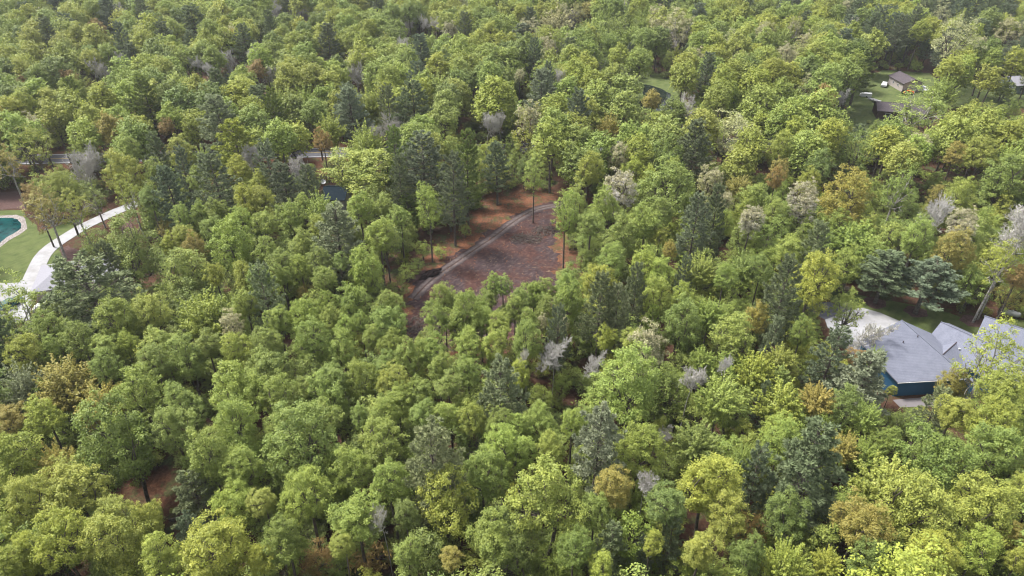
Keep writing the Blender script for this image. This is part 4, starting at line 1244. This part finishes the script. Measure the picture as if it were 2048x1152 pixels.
for y, x in cands:
    if is_open(x, y): continue
    u, v, d = px([x, y, 12])
    if v > 340:                       # between the surveyed trees: lower young growth
        h = R2.uniform(6.5, 13); wm = h/R2.uniform(1.35, 1.7); kd = 'Y'; tn = R2.choice('gggdly')
        inframe = -30 < u < 2078 and v < 1175
        if crowded(x, y, wm, 3.8/10 if inframe else .42) or hides(x, y, h, wm) or covers(x, y, h, wm): continue
        if not inframe: h *= 1.5; wm *= 1.35
        if inframe and YOUNG < MAXY:
            pr_ = PROTO['Y'][R2.randrange(3)]
            t = add_tree('Y', tn, pr_, (x, y), h, wm); put(t); YOUNG += 1
        else:
            FOREST.append(('Y', tn, R2.randrange(3), x, y, h, wm)); t = Tree(); t.x, t.y, t.w = x, y, wm; put(t)
    else:
        kd, tn = far_pick(u, v); wm = R2.uniform(6.8, 11.2); h = R2.uniform(16, 19.5)
        if kd == 'P': h = R2.uniform(16, 20.5); wm = R2.uniform(8.5, 12.)
        if kd == 'N': h = R2.uniform(13, 17); wm = R2.uniform(4.5, 6.5)
        if hides(x, y, h, wm) or covers(x, y, h, wm):
            h *= .52; wm *= .66
            if kd != 'P': kd, tn = 'Y', R2.choice('lgyd')
            if hides(x, y, h, wm) or covers(x, y, h, wm): continue
        if crowded(x, y, wm, .6): continue
        FOREST.append((kd, tn, R2.randrange(len(PROTO[kd])), x, y, h, wm)); t = Tree(); t.x, t.y, t.w = x, y, wm; put(t)
print('trees', len(TREES), 'young', YOUNG, 'forest', len(FOREST))

# one object per tree, its trunk and crown as parts
def vary(tn, r, amt=.07):
    c = np.array(TINT[tn]); k = 1+r.uniform(-amt, amt); return [float(c[0]*k*(1+r.uniform(-.05, .05))), float(c[1]*k), float(c[2]*k*(1+r.uniform(-.15, .15)))]
ORD = ['first', 'second', 'third', 'fourth', 'fifth', 'sixth', 'seventh', 'eighth', 'ninth', 'tenth', 'eleventh', 'twelfth', 'thirteenth', 'fourteenth', 'fifteenth', 'sixteenth', 'seventeenth', 'eighteenth', 'nineteenth', 'twentieth']
MARKS = [('the dirt clearing', 965, 530), ('the grey-roofed house', 1880, 700), ('the teal pond', 15, 462), ('the concrete driveway', 140, 470), ('the biggest pine', 180, 588), ('the road at left', 70, 320),
         ('the road gap', 645, 305), ('the two rusty shrubs', 690, 1122), ('the fallen log', 355, 1036), ('the dark woodland pond', 1315, 190), ('the beige shed', 1803, 165), ('the blue-black cottage', 660, 385),
         ('the lawn pines', 1800, 550), ('the propane tank', 2020, 631), ('the brown gap', 280, 985), ('the top edge', 1024, 0), ('the bottom right corner', 2048, 1152), ('the bottom left corner', 0, 1152),
         ('the bottom edge centre', 1100, 1152), ('the left edge middle', 0, 800), ('the right edge middle', 2048, 900), ('the top left corner', 0, 0), ('the right edge top', 2048, 330)]
def describe(t):
    best = None
    for nm, u, v in MARKS:
        d = math.hypot(t.u-u, t.v-v)
        if best is None or d < best[0]: best = (d, nm, u, v)
    d, nm, u, v = best; du, dv = t.u-u, t.v-v; a = math.degrees(math.atan2(-dv, du)) % 360
    dr = ('right of', 'above right of', 'above', 'above left of', 'left of', 'below left of', 'below', 'below right of')[int((a+22.5)//45) % 8]
    pw = t.w*FPX/t.d; sz = 'large' if pw > 92 else 'small' if pw < 48 else 'mid-sized'
    return sz, dr, nm, d
LANDMARK = {('P', 180, 588): 'the biggest dark pine, left of centre, hiding the pale roof', ('F', 405, 630): 'yellow-green plumed tree with long upright spikes right of the biggest pine',
            ('C', 1290, 712): 'oak-like crown with cream blossom caps below right of the clearing', ('N', 172, 347): 'large whitish leafless tree above the teal pond and driveway',
            ('B', 1690, 412): 'wide amber-orange crown above the lawn pines', ('N', 1105, 716): 'pale leafless tree on a long bare trunk, left of a matching pair',
            ('N', 1182, 734): 'pale leafless tree on a long bare trunk, right of a matching pair', ('N', 1975, 462): 'big whitish leafless tree with forked pale trunk beside the lawn pines',
            ('N', 1863, 441): 'white-limbed leafless tree above the two lawn pines', ('P', 1768, 540): 'left of the two dark pines on the shaded lawn', ('P', 1836, 556): 'right of the two dark pines on the shaded lawn',
            ('S', 635, 1122): 'rusty orange shrub at the bottom edge, left of two', ('S', 738, 1117): 'rusty orange shrub at the bottom edge, right of two', ('T', 1064, 352): 'slim oval tree standing alone where the dirt track bends',
            ('B', 725, 351): 'very wide yellow-green crown right of the blue-black cottage', ('A', 1892, 90): 'tall cream-yellow tree with visible trunk beside the beige shed'}
buckets = {}
for t in TREES:
    t.label = next((l for (k, u, v), l in LANDMARK.items() if k == t.kind and math.hypot(t.u-u, t.v-v) < 14), None)
    if t.label and t.label in buckets: t.label = None
    if t.label: buckets[t.label] = 1; continue
    sz, dr, nm, d = describe(t); buckets.setdefault((sz, HUE[t.tint], t.kind, dr, nm), []).append((d, t))
for key, v in buckets.items():
    if v == 1: continue
    sz, hue, kd, dr, nm = key; v.sort(key=lambda q: q[0])
    for i, (d, t) in enumerate(v):
        wd = WORD[kd]
        if kd == 'N': hue = 'grey'
        if kd == 'C' and hue == 'creamy': hue = 'pale'
        t.label = f'{sz} {hue} {wd} {dr} {nm}' if len(v) == 1 else f'{sz} {hue} {wd} {dr} {nm}, {ORD[min(i, 19)]} nearest'
GROUPS = {'B': 'rounded broadleaf trees of the forest', 'A': 'airy open-crowned trees', 'C': 'cream-tipped blossoming trees', 'T': 'slim trees around the clearing', 'F': 'plumed upswept trees', 'P': 'pines of the forest', 'N': 'leafless twiggy trees', 'S': 'forest shrubs', 'Y': 'young trees between the big ones'}
for t in TREES:
    tm, cm_, w0, h0, c0 = t.proto; s = t.w/w0; e = empty(NAME[t.kind], (t.x, t.y, 0), RNG.uniform(0, 6.283)); e.scale = (s, s, t.sz)
    tag(e, t.label, 'shrub' if t.kind == 'S' else 'tree', GROUPS[t.kind])
    tr = link('trunk', tm, e); c = link('crown', cm_, e); tr.location.z = c.location.z = t.dz; tr.scale = (.6, .6, 1) if t.kind == 'N' and t.w > 9 else (1, 1, 1); c['tint'] = vary(t.tint, RNG)

def scatter(name, items, kinds, **kw):
    """one object that sets copies of the tree meshes on points, with a tint of their own"""
    cols = []
    index = {}
    for part in (0, 1):
        c = bpy.data.collections.new(name + ('_trunks', '_crowns')[part]); cols.append(c); n = 0
        for k in kinds:
            for i, pr_ in enumerate(PROTO[k]):
                o = bpy.data.objects.new(f'{name}_{part}_{n:03d}', pr_[part]); c.objects.link(o); index[(k, i)] = n; n += 1
    me = bpy.data.meshes.new(name); n = len(items); me.vertices.add(n); fit = [zfit(q[0], PROTO[q[0]][q[2]], q[5], q[6], 1.1) for q in items]
    me.vertices.foreach_set('co', np.array([(q[3], q[4], f_[0]*f_[1]) for q, f_ in zip(items, fit)], np.float32).ravel())
    def attr(nm, ty, key, arr): a = me.attributes.new(nm, ty, 'POINT'); a.data.foreach_set(key, np.asarray(arr).ravel())
    r = random.Random(9)
    attr('pick', 'INT', 'value', np.array([index[(q[0], q[2])] for q in items], np.int32))
    attr('turn', 'FLOAT_VECTOR', 'vector', np.array([(0, 0, r.uniform(0, 6.283)) for q in items], np.float32))
    attr('size', 'FLOAT_VECTOR', 'vector', np.array([(q[6]/PROTO[q[0]][q[2]][2],)*2 + (f_[0],) for q, f_ in zip(items, fit)], np.float32))
    attr('tint', 'FLOAT_COLOR', 'color', np.array([vary(q[1], r, .1)+[1] for q in items], np.float32))
    o = link(name, me); tag(o, **kw)
    ng = bpy.data.node_groups.new(name, 'GeometryNodeTree'); ng.interface.new_socket('Geometry', in_out='INPUT', socket_type='NodeSocketGeometry'); ng.interface.new_socket('Geometry', in_out='OUTPUT', socket_type='NodeSocketGeometry')
    A = ng.nodes.new; lk = ng.links.new; gi, go = A('NodeGroupInput'), A('NodeGroupOutput'); jn = A('GeometryNodeJoinGeometry')
    def named(nm, ty): q = A('GeometryNodeInputNamedAttribute'); q.data_type = ty; q.inputs[0].default_value = nm; return q.outputs[0]
    for c in cols:
        ci = A('GeometryNodeCollectionInfo'); ci.inputs['Collection'].default_value = c; ci.inputs['Separate Children'].default_value = True; ci.inputs['Reset Children'].default_value = True
        ip = A('GeometryNodeInstanceOnPoints'); ip.inputs['Pick Instance'].default_value = True
        lk(gi.outputs[0], ip.inputs['Points']); lk(ci.outputs[0], ip.inputs['Instance']); lk(named('pick', 'INT'), ip.inputs['Instance Index'])
        er = A('FunctionNodeEulerToRotation'); lk(named('turn', 'FLOAT_VECTOR'), er.inputs[0]); lk(er.outputs[0], ip.inputs['Rotation']); lk(named('size', 'FLOAT_VECTOR'), ip.inputs['Scale'])
        lk(ip.outputs[0], jn.inputs[0])
    lk(jn.outputs[0], go.inputs[0]); md = o.modifiers.new('trees', 'NODES'); md.node_group = ng; return o
scatter('forest', FOREST, 'DACFPNY', label='the rest of the spring forest stretching to the top of the photo', kind='stuff')
# undergrowth
UG = []; R3 = random.Random(33)
for _ in range(8500):
    y = 30 + 330*R3.random()**1.3; x = R3.uniform(-1, 1)*(60+.78*y)
    if is_open(x, y) and not (inside(P2(V_GAP), x, y) and R3.random() < .3): continue
    if inside(lp, x, y) and R3.random() < .55: continue
    h = R3.uniform(.9, 4.)
    if hides(x, y, h, h) and h > 1.2: h = R3.uniform(.4, .8)
    UG.append(('S', R3.choice('gggddly'), R3.randrange(2), x, y, h, h*R3.uniform(.9, 1.5)))
scatter('undergrowth', UG, 'S', label='low green undergrowth on the forest floor', kind='stuff')

# ------------------------------------------------------------------ air
hz = MB().box((0, 600, 46.0), (2600, 1800, 96)).build('haze', None); tag(hz, 'thin pale air over the forest', kind='stuff')
HZ = bpy.data.materials.new('thin_air'); HZ.use_nodes = True; HZ.node_tree.nodes.clear()
pv = HZ.node_tree.nodes.new('ShaderNodeVolumePrincipled'); pv.inputs['Color'].default_value = (.86, .9, .95, 1); pv.inputs['Density'].default_value = .00013; pv.inputs['Anisotropy'].default_value = .2
ho = HZ.node_tree.nodes.new('ShaderNodeOutputMaterial'); HZ.node_tree.links.new(pv.outputs[0], ho.inputs['Volume']); hz.data.materials.clear(); hz.data.materials.append(HZ)
